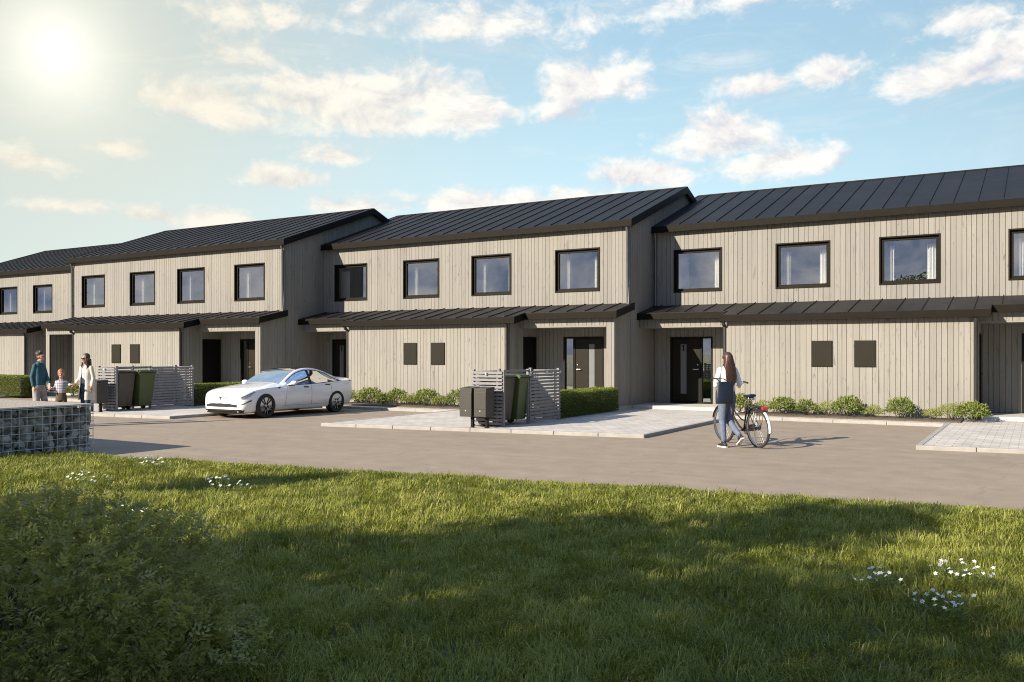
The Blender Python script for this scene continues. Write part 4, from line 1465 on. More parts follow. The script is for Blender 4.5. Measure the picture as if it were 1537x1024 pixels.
# the woman walking with the bicycle, seen from behind ------------------------
def bike_woman():
    t = place('person', 'woman with long brown hair, white top and grey jeans walking beside the bicycle', 3.80, 15.58, -.32, .947); t.scale = (.93, .95, 1)
    hipL, kneeL, ankL = (-.085, 0, .86), (-.085, .035, .47), (-.09, -.03, .088)
    hipR, kneeR, ankR = (.085, 0, .86), (.085, .07, .46), (.105, -.27, .20)
    shL, elL, wrL = (-.165, -.01, 1.36), (-.235, .02, 1.10), (-.02, .36, 1.13)
    shR, elR, wrR = (.165, -.01, 1.36), (.245, -.04, 1.12), (.345, .14, 1.08)
    b = MB()
    loft(b, [(0, 0, .82, .15, .105), (0, 0, .90, .155, .11), (0, 0, 1.05, .12, .085), (0, 0, 1.22, .135, .095), (0, -.01, 1.34, .15, .085), (0, -.01, 1.40, .08, .06)])
    limb(b, [(0, -.015, 1.36), (0, .0, 1.47)], [.055, .05])
    at = head(b, (0, .02, 1.545), (.1, 1, 0), .98)
    for h, k, a in ((hipL, kneeL, ankL), (hipR, kneeR, ankR)):
        limb(b, [h, k, a], [.080, .052, .034])
    for s_, e, w in ((shL, elL, wrL), (shR, elR, wrR)):
        limb(b, [s_, e, w], [.045, .036, .024])
    hand(b, wrL, (.25, .8, .25), (.2, .2, -1), .95, .75, 1)
    hand(b, wrR, (.55, .75, -.15), (-.4, .2, -.9), .95, .55, -1)
    limb(b, [ankL, (-.09, .08, .045)], [.034, .03]); limb(b, [ankR, (.115, -.20, .10)], [.034, .03])
    blob('body', b, M_SKIN, t, .0075, 3)
    face_parts(at, t, .98)
    j = MB()
    loft(j, [(0, 0, .80, .15, .115), (0, -.005, .88, .172, .128), (0, 0, .97, .150, .108), (0, 0, 1.02, .137, .10)])
    limb(j, [hipL, (-.085, .02, .66), kneeL, (-.088, .0, .28), (-.09, -.025, .135)], [.098, .085, .068, .058, .050])
    limb(j, [hipR, (.088, .035, .66), kneeR, (.096, -.09, .33), (.103, -.235, .235)], [.098, .085, .068, .058, .050])
    blob('jeans', j, M_JEANS, t, .010, 3)
    w = MB()
    loft(w, [(0, 0, .98, .150, .110), (0, 0, 1.08, .142, .105), (0, 0, 1.22, .155, .112), (0, -.01, 1.34, .165, .098), (0, -.01, 1.405, .10, .072), (0, -.01, 1.43, .062, .056)])
    for s_, e, wr_ in ((shL, elL, wrL), (shR, elR, wrR)):
        m_ = tuple(np.array(e) * .35 + np.array(wr_) * .65)
        limb(w, [s_, tuple((np.array(s_) + e) / 2), e, m_], [.052, .054, .052, .046])
    blob('white_top', w, M_WHITE, t, .010, 3)
    # long straight hair down to the middle of the back
    h = MB()
    h.ball((0, -.012, 1.585), (.094, .105, .098), 18, 12)
    loft(h, [(.03, -.055, 1.06, .060, .028), (.03, -.075, 1.14, .098, .050), (.022, -.080, 1.24, .115, .060), (.014, -.070, 1.36, .112, .064), (.006, -.050, 1.46, .100, .070), (0, -.035, 1.56, .092, .080), (0, -.02, 1.62, .075, .070)])
    for k in range(26):
        x = -.10 + .2 * k / 25; q = 1 - (x / .115) ** 2
        z0 = 1.05 + .05 * random.random() + .06 * (x / .1) ** 2
        h.tube([(x * .6, -.06 - .05 * max(q, 0), 1.62), (x, -.085 - .050 * max(q, 0) ** .5, 1.42), (x * 1.12 + .014, -.095 - .045 * max(q, 0) ** .5, 1.25), (x * .85 + .03 + random.gauss(0, .006), -.08 - .04 * max(q, 0) ** .5, z0)], [.010, .012, .011, .004], 6)
    blob('hair', h, M_HAIR_L, t, .006, 2, .4)
    shoe(t, ankL, (-.12, 1, 0), 1.0)
    shoe(t, ankR, (.1, 1, 0), 1.0, .62)
    return t

WOMAN = bike_woman()

def tote():
    x, y = cam_xy(3.70, 15.34)
    fx, fy = cam_xy(-.32, .947)
    t = thing('tote_bag', 'dark navy tote bag hanging at the back of the woman with the bicycle', 'bag', (x, y, .78), math.atan2(fy, fx) - PI / 2)
    b = MB()
    rings = [(0, 0, .0, .165, .055), (0, 0, .02, .178, .066), (0, 0, .12, .178, .070), (.006, 0, .26, .165, .052), (.012, 0, .385, .150, .026)]
    loft(b, rings, 32)
    b.build('bag_body', M_NAVY, t, smooth=True)
    h = MB()
    for yy in (-.018, .018):
        h.tube([(-.085, yy, .375), (-.13, yy * .6 + .03, .42), (-.19, .08, .45), (-.20, .15, .42), (-.12, .10, .44), (.0, yy * .6 + .05, .43), (.10, yy, .375)], .008, 6)
    h.build('handle', M_SHOE, t, smooth=True)
    for xx in (-.085, .10):
        r = MB(); r.box(xx - .014, xx + .014, -.032, .032, .34, .385); r.build('strap_tab', M_SHOE, t, bevel=.004)
    return t
tote()


def man():
    t = place('person', 'man in a teal denim shirt and pale grey trousers behind the gabion wall', -10.72, 20.0, .93, -.36); t.scale = (.78, .86, 1)
    hipL, kneeL, ankL = (-.09, .01, .86), (-.10, .13, .48), (-.10, .10, .09)
    hipR, kneeR, ankR = (.09, -.01, .86), (.11, .03, .47), (.12, -.14, .10)
    shL, elL, wrL = (-.142, 0, 1.37), (-.185, .07, 1.12), (-.10, .26, .96)
    shR, elR, wrR = (.142, -.01, 1.37), (.190, -.06, 1.12), (.185, -.01, .90)
    b = MB()
    loft(b, [(0, 0, .84, .13, .095), (0, 0, 1.05, .12, .09), (0, 0, 1.25, .13, .09), (0, 0, 1.36, .13, .08), (0, 0, 1.41, .09, .07)])
    limb(b, [(0, 0, 1.38), (0, .02, 1.49)], [.062, .058])
    at = head(b, (.0, .045, 1.572), (-.25, 1, 0), 1.02)
    for q in ((hipL, kneeL, ankL), (hipR, kneeR, ankR)): limb(b, q, [.085, .055, .038])
    for q in ((shL, elL, wrL), (shR, elR, wrR)): limb(b, q, [.050, .040, .028])
    hand(b, wrL, (.35, .45, -.8), (.8, -.2, .2), 1.05, .7, 1)
    hand(b, wrR, (.02, .12, -1), (-1, .2, 0), 1.05, .45, -1)
    for a in (ankL, ankR): limb(b, [a, (a[0], a[1] + .11, .045)], [.038, .032])
    blob('body', b, M_SKIN, t, .008, 3)
    face_parts(at, t, 1.02)
    j = MB(); loft(j, [(0, 0, .80, .148, .112), (0, 0, .90, .158, .118), (0, 0, 1.0, .148, .112)])
    limb(j, [hipL, (-.095, .07, .66), kneeL, (-.10, .115, .28), (-.10, .10, .12)], [.10, .090, .072, .066, .062])
    limb(j, [hipR, (.10, .01, .66), kneeR, (.115, -.05, .28), (.12, -.13, .13)], [.105, .098, .082, .074, .07])
    blob('trousers', j, M_GREYP, t, .011, 2)
    s = MB()
    loft(s, [(0, 0, .935, .160, .125), (0, 0, 1.0, .152, .122), (0, .005, 1.15, .148, .120), (0, 0, 1.28, .155, .118), (0, 0, 1.36, .150, .100), (0, .0, 1.42, .115, .080), (0, .01, 1.455, .072, .068)])
    for a, e, w in ((shL, elL, wrL), (shR, elR, wrR)):
        m_ = tuple(np.array(e) * .15 + np.array(w) * .85)
        limb(s, [a, tuple((np.array(a) + e) / 2), e, m_], [.058, .058, .054, .046])
    for q in (-1, 1): s.tube([(q * .02, .085, 1.42), (q * .06, .04, 1.475), (q * .055, -.03, 1.49)], .014, 8)
    blob('denim_shirt', s, M_TEAL, t, .010, 2)
    c = MB(); c.tube([(-.05, .03, 1.47), (-.03, .07, 1.455), (.03, .07, 1.455), (.05, .03, 1.47)], .012, 8); c.build('tee_collar', M_WHITE, t, smooth=True)
    h = MB(); cc = at(0, -.022, .062)
    h.ball(tuple(cc), (.092, .092, .078), 16, 12); h.ball(tuple(at(0, -.045, .01)), (.080, .066, .085), 14, 10)
    for k in range(60):
        a = random.uniform(0, 2 * PI); e = random.uniform(.05, 1.5)
        dd = Vector((math.cos(a) * math.cos(e), math.sin(a) * math.cos(e), math.sin(e)))
        p = cc + Vector((dd.x * .088, dd.y * .088, dd.z * .074)); h.ball(tuple(p), random.uniform(.014, .024), 8, 6)
    blob('hair', h, M_HAIR_D, t, .008, 1, .4)
    shoe(t, ankL, (0, 1, 0), 1.08); shoe(t, ankR, (.1, 1, 0), 1.08)

def boy():
    t = place('person', 'red-haired boy in a plaid shirt holding hands with the woman in white', -10.09, 19.75, .22, -1); t.scale = (.80, .85, 1)
    k_ = .76
    hipL, kneeL, ankL = (-.07, 0, .66), (-.08, .03, .36), (-.08, 0, .075)
    hipR, kneeR, ankR = (.07, 0, .66), (.08, .03, .36), (.085, .0, .075)
    shL, elL, wrL = (-.115, 0, 1.015), (-.185, -.01, .945), (-.270, .05, .955)
    shR, elR, wrR = (.115, 0, 1.015), (.170, -.03, .88), (.235, .10, .87)
    b = MB()
    loft(b, [(0, 0, .64, .11, .085), (0, 0, .80, .105, .08), (0, 0, .95, .115, .08), (0, 0, 1.02, .11, .065), (0, 0, 1.05, .06, .05)])
    limb(b, [(0, 0, 1.04), (0, .01, 1.11)], [.042, .04])
    at = head(b, (0, .02, 1.185), (-.2, 1, 0), .93)
    for q in ((hipL, kneeL, ankL), (hipR, kneeR, ankR)): limb(b, q, [.062, .042, .03])
    for q in ((shL, elL, wrL), (shR, elR, wrR)): limb(b, q, [.034, .028, .020])
    hand(b, wrL, (-1, .2, .05), (0, .2, -1), .75, .7, 1)
    hand(b, wrR, (.75, .5, -.3), (0, .2, -1), .75, .6, -1)
    for a in (ankL, ankR): limb(b, [a, (a[0], a[1] + .09, .04)], [.03, .026])
    blob('body', b, M_SKIN, t, .0065, 3)
    face_parts(at, t, .93)
    j = MB(); loft(j, [(0, 0, .60, .115, .095), (0, 0, .70, .128, .10), (0, 0, .80, .120, .092)])
    limb(j, [hipL, (-.085, .02, .50), (-.10, .03, .36), (-.103, 0, .11)], [.078, .068, .064, .060]); limb(j, [hipR, (.085, .02, .50), (.10, .03, .36), (.103, 0, .11)], [.078, .068, .064, .060])
    blob('trousers', j, M_KHAKI, t, .009, 2)
    s = MB(); loft(s, [(0, 0, .775, .128, .100), (0, 0, .86, .124, .098), (0, 0, .95, .130, .096), (0, 0, 1.02, .125, .08), (0, 0, 1.06, .07, .06)])
    for a, e, w in ((shL, elL, wrL), (shR, elR, wrR)): limb(s, [a, e, tuple(np.array(e) * .2 + np.array(w) * .8)], [.044, .042, .035])
    for q in (-1, 1): s.tube([(q * .012, .062, 1.035), (q * .045, .03, 1.075), (q * .04, -.02, 1.085)], .011, 8)
    blob('plaid_shirt', s, M_PLAID, t, .008, 2)
    h = MB(); cc = at(0, -.018, .058)
    h.ball(tuple(cc), (.088, .088, .075), 16, 12); h.ball(tuple(at(0, -.04, .01)), (.076, .06, .075), 14, 10)
    h.ball(tuple(at(0, .045, .068)), (.066, .034, .030), 12, 8)
    for q in (-1, 1): h.ball(tuple(at(q * .072, .005, .03)), (.018, .035, .045), 10, 8)
    blob('hair', h, M_HAIR_R, t, .007, 2, .4)
    shoe(t, ankL, (0, 1, 0), .8); shoe(t, ankR, (0, 1, 0), .8)

def coat_woman():
    t = place('person', 'woman in a long cream coat, dark jeans and sunglasses holding the boy by the hand', -9.67, 20.05, -.30, -.95); t.scale = (.84, .88, 1)
    hipL, kneeL, ankL = (-.085, 0, .85), (-.085, .07, .47), (-.085, .07, .088)
    hipR, kneeR, ankR = (.085, 0, .85), (.085, .02, .46), (.085, -.12, .095)
    shL, elL, wrL = (-.155, 0, 1.33), (-.20, -.03, 1.09), (-.205, .03, .90)
    shR, elR, wrR = (.155, 0, 1.33), (.205, .0, 1.10), (.235, .12, .97)
    b = MB()
    loft(b, [(0, 0, .82, .14, .10), (0, 0, .92, .145, .105), (0, 0, 1.05, .115, .085), (0, 0, 1.2, .135, .10), (0, 0, 1.31, .14, .08), (0, 0, 1.37, .075, .06)])
    limb(b, [(0, 0, 1.34), (0, .01, 1.44)], [.05, .047])
    at = head(b, (0, .025, 1.525), (.3, 1, 0), .98)
    for q in ((hipL, kneeL, ankL), (hipR, kneeR, ankR)): limb(b, q, [.078, .05, .034])
    for q in ((shL, elL, wrL), (shR, elR, wrR)): limb(b, q, [.042, .034, .023])
    hand(b, wrL, (0, .1, -1), (1, .2, 0), .92, .4, 1)
    hand(b, wrR, (.35, .45, -.75), (-.6, .4, 0), .92, .75, -1)
    for a in (ankL, ankR): limb(b, [a, (a[0], a[1] + .10, .045)], [.033, .028])
    blob('body', b, M_SKIN, t, .0075, 3)
    j = MB(); loft(j, [(0, 0, .78, .15, .11), (0, 0, .88, .165, .12), (0, 0, .99, .14, .10)])
    limb(j, [hipL, kneeL, (ankL[0], ankL[1], .13)], [.092, .066, .055]); limb(j, [hipR, kneeR, (ankR[0], ankR[1] + .01, .14)], [.092, .066, .055])
    blob('jeans', j, M_JEANS_D, t, .010, 2)
    p = MB(); loft(p, [(0, 0, .97, .140, .104), (0, 0, 1.1, .132, .10), (0, 0, 1.22, .148, .112), (0, 0, 1.31, .145, .088), (0, 0, 1.36, .08, .065)])
    blob('top', p, M_TOP, t, .009, 2)
    # open coat: back and two front panels, sleeves
    c = MB(); n = 30; lv = [(1.385, .085, .078), (1.33, .172, .105), (1.2, .172, .130), (1.05, .165, .130), (.88, .195, .155), (.70, .215, .18), (.60, .225, .19)]
    a0 = math.radians(112); a1 = math.radians(428)
    for off in (0, .014):
        pass
    outer, inner = [], []
    for (z, rx, ry) in lv:
        op = .0 if z > 1.36 else (1.385 - z) * .28
        for k in range(n + 1):
            a = a0 + op * .25 + (a1 - a0 - op * .7) * k / n
            wv = 1 + .03 * math.sin(k * 1.3) * max(0, (1.0 - z)) * 2
            outer.append((rx * math.cos(a) * wv, ry * math.sin(a) * wv, z)); inner.append((rx * .93 * math.cos(a) * wv, ry * .93 * math.sin(a) * wv, z))
    m = n + 1; N0 = len(outer); fs = []
    for i in range(len(lv) - 1):
        for k in range(n):
            fs.append((i * m + k, (i + 1) * m + k, (i + 1) * m + k + 1, i * m + k + 1)); fs.append((N0 + i * m + k, N0 + i * m + k + 1, N0 + (i + 1) * m + k + 1, N0 + (i + 1) * m + k))
        for k in (0, n):
            q = (i * m + k, N0 + i * m + k, N0 + (i + 1) * m + k, (i + 1) * m + k); fs.append(q if k == 0 else q[::-1])
    for k in range(n):
        i = len(lv) - 1; fs.append((i * m + k, N0 + i * m + k, N0 + i * m + k + 1, i * m + k + 1)); fs.append((k, k + 1, N0 + k + 1, N0 + k))
    c.add(outer + inner, fs)
    for a, e, w in ((shL, elL, wrL), (shR, elR, wrR)): limb(c, [a, tuple((np.array(a) + e) / 2), e, tuple(np.array(e) * .2 + np.array(w) * .8)], [.054, .056, .054, .048])
    blob('coat', c, M_COAT, t, .008, 2)
    h = MB(); h.ball(tuple(at(0, -.022, .055)), (.092, .092, .085), 16, 12)
    loft(h, [(0, -.055, 1.22, .07, .03), (0, -.06, 1.32, .105, .05), (0, -.045, 1.44, .10, .065), (0, -.03, 1.53, .092, .078)])
    for q in (-1, 1):
        h.tube([at(q * .078, .03, .07), at(q * .092, .03, -.04), (q * .098, .065, 1.36), (q * .085, .085, 1.24)], [.022, .028, .028, .012], 10)
    blob('hair', h, M_HAIR_D, t, .007, 2, .4)
    g = MB()
    for q in (-1, 1):
        g.ball(tuple(at(q * .032, .094, .014)), (.026, .012, .020), 12, 8)
        g.tube([at(q * .055, .085, .018), at(q * .078, .0, .015)], .004, 6)
    g.tube([at(-.01, .102, .018), at(.01, .102, .018)], .004, 6)
    g.build('sunglasses', M_SUNG, t, smooth=True)
    shoe(t, ankL, (0, 1, 0), .95); shoe(t, ankR, (0, 1, 0), .95)

man(); boy(); coat_woman()


# ------------------------------------------------------------------ bicycle
M_BLKP = pmat('black_bike_paint', (.012, .012, .014), .28, 0, .06, 9, coat=.6)
M_WFEND = pmat('white_fender', (.72, .74, .76), .35, 0, .04, 9)

def bicycle():
    x, y = cam_xy(4.31, 15.41); fx, fy = cam_xy(-.32, .947)
    t = thing('bicycle', 'black step-through bicycle with rear rack held by the walking woman', 'bicycle', (x, y, 0), math.atan2(fy, fx))
    R = .345; WB = 1.08
    t.rotation_euler = (math.radians(-3), 0, math.atan2(fy, fx))
    def wheel(cx):
        w = bpy.data.objects.new('wheel', None); COL.objects.link(w); w.parent = t; w.location = (cx, 0, R)
        m = MB(); m.lathe([(R - .036, -.012), (R - .010, -.019), (R, -.008), (R, .008), (R - .010, .019), (R - .036, .012)], 56, 'y', closed=True); m.build('tyre', M_RUB, w, smooth=True)
        m = MB(); m.lathe([(R - .052, -.011), (R - .034, -.013), (R - .034, .013), (R - .052, .011)], 56, 'y', closed=True); m.build('rim', M_STEEL, w, smooth=True)
        m = MB()
        for k in range(32):
            a = 2 * PI * k / 32; b_ = a + (.55 if k % 2 else -.55); s = .028 if (k // 2) % 2 else -.028
            m.tube([(math.cos(b_) * .025, s, math.sin(b_) * .025), (math.cos(a) * (R - .048), 0, math.sin(a) * (R - .048))], .0013, 4, caps=False)
        m.build('spokes', M_STEEL, w)
        m = MB(); m.lathe([(0, -.05), (.012, -.05), (.012, -.036), (.027, -.034), (.027, -.026), (.018, -.022), (.018, .022), (.027, .026), (.027, .034), (.012, .036), (.012, .05), (0, .05)], 16, 'y'); m.build('hub', M_RIM, w, smooth=True)
    wheel(0); wheel(WB)
    ra, fa, bb = Vector((0, 0, R)), Vector((WB, 0, R)), Vector((.44, 0, .285))
    st = Vector((.285, 0, .74)); hb, ht = Vector((.905, 0, .66)), Vector((.865, 0, .83))
    f = MB()
    f.tube([bb, st], .015, 10); f.tube([hb + (ht - hb) * -.1, ht], .019, 12)
    f.tube([hb, Vector((.70, 0, .46)), Vector((.56, 0, .33)), bb], .018, 10)
    f.tube([ht - Vector((0, 0, .03)), Vector((.68, 0, .58)), Vector((.50, 0, .47)), bb.lerp(st, .36)], .013, 10)
    for s in (-1, 1):
        f.tube([ra + Vector((0, s * .055, 0)), Vector((.30, s * .035, .30)), bb + Vector((-.03, s * .02, 0))], .009, 8)
        f.tube([ra + Vector((0, s * .055, 0)), st + Vector((-.01, s * .02, -.04))], .008, 8)
    f.lathe([(.02, -.036), (.024, -.036), (.024, .036), (.02, .036)], 14, 'y', tuple(bb), closed=True)
    f.build('frame', M_BLKP, t, smooth=True)
    k = MB()
    k.tube([hb, hb + Vector((.01, 0, -.04))], .02, 10)
    for s in (-1, 1): k.tube([hb + Vector((.008, s * .01, -.04)), Vector((.94, s * .045, .60)), Vector((1.0, s * .05, .50)), fa + Vector((0, s * .05, 0))], [.013, .013, .011, .008], 8)
    k.build('fork', M_BLKP, t, smooth=True)
    h = MB(); h.tube([ht, ht + Vector((-.03, 0, .22)), ht + Vector((.03, 0, .27))], .012, 10)
    top = ht + Vector((.03, 0, .27))
    h.tube([top + Vector((-.20, .29, .0)), top + Vector((-.10, .27, .02)), top + Vector((-.01, .12, .03)), top, top + Vector((-.01, -.12, .03)), top + Vector((-.10, -.27, .02)), top + Vector((-.20, -.29, .0))], .011, 10)
    hb_ = h.build('handlebar', M_STEEL, t, smooth=True)
    for s in (-1, 1):
        g = MB(); g.tube([top + Vector((-.21, s * .292, 0)), top + Vector((-.10, s * .272, .02))], .017, 10); g.build('grip', M_RUB, hb_, smooth=True)
        g = MB(); g.tube([top + Vector((-.05, s * .2, .02)), top + Vector((.0, s * .25, .0)), top + Vector((-.12, s * .29, -.03))], .006, 6); g.build('brake_lever', M_STEEL, hb_, smooth=True)
    s_ = MB(); s_.tube([st, Vector((.250, 0, .87))], .012, 10); s_.build('seat_post', M_STEEL, t, smooth=True)
    d = MB()
    vs = []
    rr = [(-.13, .075, .02), (-.10, .098, .034), (-.04, .092, .036), (.02, .055, .03), (.08, .028, .024), (.13, .018, .016)]
    for (xx, w, hgt) in rr:
        for j in range(12):
            a = 2 * PI * j / 12; vs.append((.245 + xx, math.cos(a) * w, .895 + math.sin(a) * hgt + (.012 if xx < -.05 else 0)))
    fs = [(i * 12 + j, i * 12 + (j + 1) % 12, (i + 1) * 12 + (j + 1) % 12, (i + 1) * 12 + j) for i in range(5) for j in range(12)] + [tuple(range(12))[::-1], tuple(60 + j for j in range(12))]
    d.add(vs, fs); sd = d.build('saddle', M_NAVY, t, smooth=True)
    sp = MB()
    for s in (-1, 1): sp.lathe([(.018, 0), (.022, .012), (.018, .024), (.022, .036), (.018, .048)], 10, 'z', (.165, s * .05, .825))
    sp.tube([(.16, -.05, .865), (.16, .05, .865)], .008, 6); sp.tube([(.25, 0, .86), (.16, 0, .83)], .009, 6)
    sp.build('springs', M_STEEL, sd, smooth=True)
    def fender(cx, a0, a1, mat, nm):
        m = MB(); vs, fs = [], []; n = 26
        for i in range(n + 1):
            a = math.radians(a0 + (a1 - a0) * i / n)
            for (rr_, yy) in ((R + .016, -.030), (R + .028, -.016), (R + .031, 0), (R + .028, .016), (R + .016, .030)):
                vs.append((cx + math.cos(a) * rr_, yy, R + math.sin(a) * rr_))
        for i in range(n):
            for j in range(4): fs.append((i * 5 + j, i * 5 + j + 1, (i + 1) * 5 + j + 1, (i + 1) * 5 + j))
        m.add(vs, fs); o = m.build(nm, mat, t, smooth=True)
        so = o.modifiers.new('thick', 'SOLIDIFY'); so.thickness = .002
    fender(0, 38, 128, M_BLKP, 'fender'); fender(0, 128, 190, M_WFEND, 'fender'); fender(WB, 15, 150, M_BLKP, 'fender')
    r = MB()
    for s in (-1, 1):
        r.tube([(.26, s * .02, .70), (.18, s * .06, .735), (-.20, s * .065, .725)], .006, 6)
        r.tube([(-.14, s * .065, .725), (0, s * .058, R)], .005, 6); r.tube([(.05, s * .065, .73), (0, s * .058, R)], .005, 6)
    for xx in (-.20, -.10, 0.0, .10): r.tube([(xx, -.065, .728), (xx, .065, .728)], .005, 6)
    r.tube([(.1, 0, .732), (-.2, 0, .728)], .005, 6)
    r.build('rack', M_BLKP, t, smooth=True)
    l = MB(); l.box(-.245, -.205, -.055, .055, .675, .735); l.build('rear_light', M_REDL, t, bevel=.01)
    c = MB()
    c.lathe([(.02, -.004), (.09, -.004), (.09, .004), (.02, .004)], 28, 'y', (bb.x, -.05, bb.z), closed=True)
    for s, a in ((-1, 2.6), (1, 2.6 + PI)):
        e = bb + Vector((math.cos(a) * .17, s * .065, math.sin(a) * .17)); c.tube([bb + Vector((0, s * .06, 0)), e], .010, 8)
    cr = c.build('crank', M_STEEL, t, smooth=True)
    for s, a in ((-1, 2.6), (1, 2.6 + PI)):
        e = bb + Vector((math.cos(a) * .17, s * .065, math.sin(a) * .17)); p = MB(); p.box(e.x - .04, e.x + .04, min(e.y, e.y + s * .09), max(e.y, e.y + s * .09), e.z - .012, e.z + .012); p.build('pedal', M_RUB, cr, bevel=.004)
    g = MB(); g.hexa([(bb.x + .06, -.056, bb.z - .045), (bb.x + .06, -.044, bb.z - .045), (-.02, -.044, R - .035), (-.02, -.056, R - .035), (bb.x + .06, -.056, bb.z + .095), (bb.x + .06, -.044, bb.z + .095), (-.02, -.044, R + .045), (-.02, -.056, R + .045)])
    g.build('chain_guard', M_BLKP, t, bevel=.004)
    k = MB(); k.tube([(.02, .06, R - .02), (-.16, .15, .12)], .008, 8); k.build('kickstand', M_STEEL, t, smooth=True)
M_REDL = pmat('red_reflector', (.55, .025, .015), .25, 0, .08, 12, coat=.8)
bicycle()

# ------------------------------------------------------------------ foliage
M_BARK = pmat('bark', (.085, .065, .045), .9, 0, .3, 12, .6)
M_BUSH = leaf_mat('bush_leaves', [(0, (.15, .15, .046)), (.4, (.27, .27, .078)), (.75, (.38, .37, .12)), (.95, (.47, .455, .18)), (1, (.48, .38, .18))], rough=.42, trans=.42, tcol=(.55, .54, .10), spec=.4)
M_HEDGE = leaf_mat('hedge_leaves', [(0, (.040, .065, .013)), (.45, (.105, .15, .028)), (.8, (.21, .25, .045)), (1, (.32, .33, .08))], rough=.5, trans=.35, tcol=(.32, .36, .03))
M_SHRUB = leaf_mat('shrub_leaves', [(0, (.08, .12, .022)), (.4, (.17, .215, .045)), (.8, (.27, .30, .070)), (1, (.38, .36, .12))], rough=.5, trans=.35, tcol=(.24, .28, .03))
M_PETAL = leaf_mat('white_petals', [(0, (.70, .70, .62)), (1, (.85, .85, .80))], rough=.6, trans=.3, tcol=(.8, .8, .7))
M_TREE = leaf_mat('tree_leaves', [(0, (.03, .05, .012)), (1, (.09, .13, .03))], rough=.5, trans=.3, tcol=(.14, .18, .03))


def leaves(name, P, D, Nn, L, Wd, tone, mat, parent=None, fold=.25):
    """one folded leaf per row: base P, direction D, normal Nn, length L, width Wd"""
    n = len(P)
    D = D / (np.linalg.norm(D, axis=1, keepdims=True) + 1e-9)
    S = np.cross(D, Nn); S /= (np.linalg.norm(S, axis=1, keepdims=True) + 1e-9)
    U = np.cross(S, D)
    L = np.broadcast_to(L, (n,))[:, None]; Wd = np.broadcast_to(Wd, (n,))[:, None]
    a = P; m1 = P + D * L * .45; tip = P + D * L - U * L * .10
    l = P + D * L * .42 - S * Wd * .5 + U * Wd * fold; r = P + D * L * .42 + S * Wd * .5 + U * Wd * fold
    V = np.stack([a, r, tip, l, m1], 1).reshape(-1, 3)
    o = np.arange(n)[:, None] * 5
    F = np.concatenate([o + [0, 1, 4], o + [1, 2, 4], o + [0, 4, 3], o + [4, 2, 3]], 1).ravel()
    return np_mesh(name, V, F, np.full(n * 4, 3), mat, parent, tone=np.repeat(np.clip(tone, 0, 1), 4))


def rand_dir(n, r=rng):
    v = r.normal(0, 1, (n, 3)); return v / np.linalg.norm(v, axis=1, keepdims=True)


def big_bush():
    cx_, cy_ = cam_xy(-2.55, 4.45)
    t = thing('bush', 'large dark green bush in the shaded near corner of the lawn', 'bush', (cx_, cy_, 0))
    R = np.array([1.20, 1.20, .87])
    nt_ = 7600
    d = rand_dir(nt_ * 2); d = d[d[:, 2] > -.12][:nt_]; nt_ = len(d)
    az_ = np.arctan2(d[:, 1], d[:, 0])
    lump = .86 + .26 * (np.sin(az_ * 3 + d[:, 2] * 4) * .3 + vnoise(d[:, 0] * 2 + 9, d[:, 1] * 2 + d[:, 2] * 1.7, .55, 31)) + .10 * (vnoise(d[:, 0] * 2, d[:, 2] * 3 + d[:, 1], .18, 32) - .3)
    depth = 1 - .40 * rng.random(nt_) ** 2.2
    base = d * R * (lump * depth)[:, None]
    base[:, 2] = np.maximum(base[:, 2], .03)
    dr = d * [1, 1, .8] + rng.normal(0, .5, (nt_, 3)) + [0, 0, .25]
    dr /= np.linalg.norm(dr, axis=1, keepdims=True)
    P, D, N_, tn, Ls = [], [], [], [], []
    nl = 9
    tw_len = rng.uniform(.07, .15, nt_)
    upn = np.array([0, 0, 1.0])
    ref = upn + d * .7 + rng.normal(0, .35, (nt_, 3))
    side = np.cross(dr, ref); side /= np.linalg.norm(side, axis=1, keepdims=True)
    nrm = np.cross(side, dr)
    ttone = .12 + .62 * rng.random(nt_) ** 1.2 + .12 * vnoise(d[:, 0] * 3, d[:, 1] * 3 + d[:, 2] * 3, .5, 33)
    for k in range(nl):
        f = .15 + .85 * k / (nl - 1)
        droop = -nrm * (f ** 2)[..., None] if False else 0
        p = base + dr * (tw_len * f)[:, None] - upn * (tw_len * .25 * f * f)[:, None]
        if k == nl - 1:
            q = dr.copy()
        else:
            q = dr * .55 + side * (1 if k % 2 else -1)
        q = q + rng.normal(0, .22, (nt_, 3))
        P.append(p); D.append(q); N_.append(nrm + rng.normal(0, .25, (nt_, 3)))
        tn.append(ttone + rng.normal(0, .09, nt_)); Ls.append(rng.uniform(.026, .050, nt_) * (1 - .25 * f))
    P = np.concatenate(P); D = np.concatenate(D); N_ = np.concatenate(N_); tn = np.concatenate(tn); Ls = np.concatenate(Ls)
    leaves('foliage', P, D, N_, Ls, Ls * .46, tn, M_BUSH, t, .16)
    b = MB()
    for k in range(22):
        dd = Vector(d[rng.integers(nt_)]); dd.z = abs(dd.z) + .15; dd.normalize()
        e = Vector((dd.x * R[0], dd.y * R[1], dd.z * R[2])) * random.uniform(.72, .9)
        s = Vector((random.uniform(-.25, .25), random.uniform(-.25, .25), 0))
        m = s.lerp(e, .5) + Vector((0, 0, .12)) + Vector((random.gauss(0, .06), random.gauss(0, .06), 0))
        b.tube([s, s.lerp(m, .6) + Vector((random.gauss(0, .02), random.gauss(0, .02), 0)), m, m.lerp(e, .5) + Vector((random.gauss(0, .03),) * 3), e], [.011, .009, .007, .005, .003], 6)
    b.build('branches', M_BARK, t, smooth=True)
    return t

big_bush()


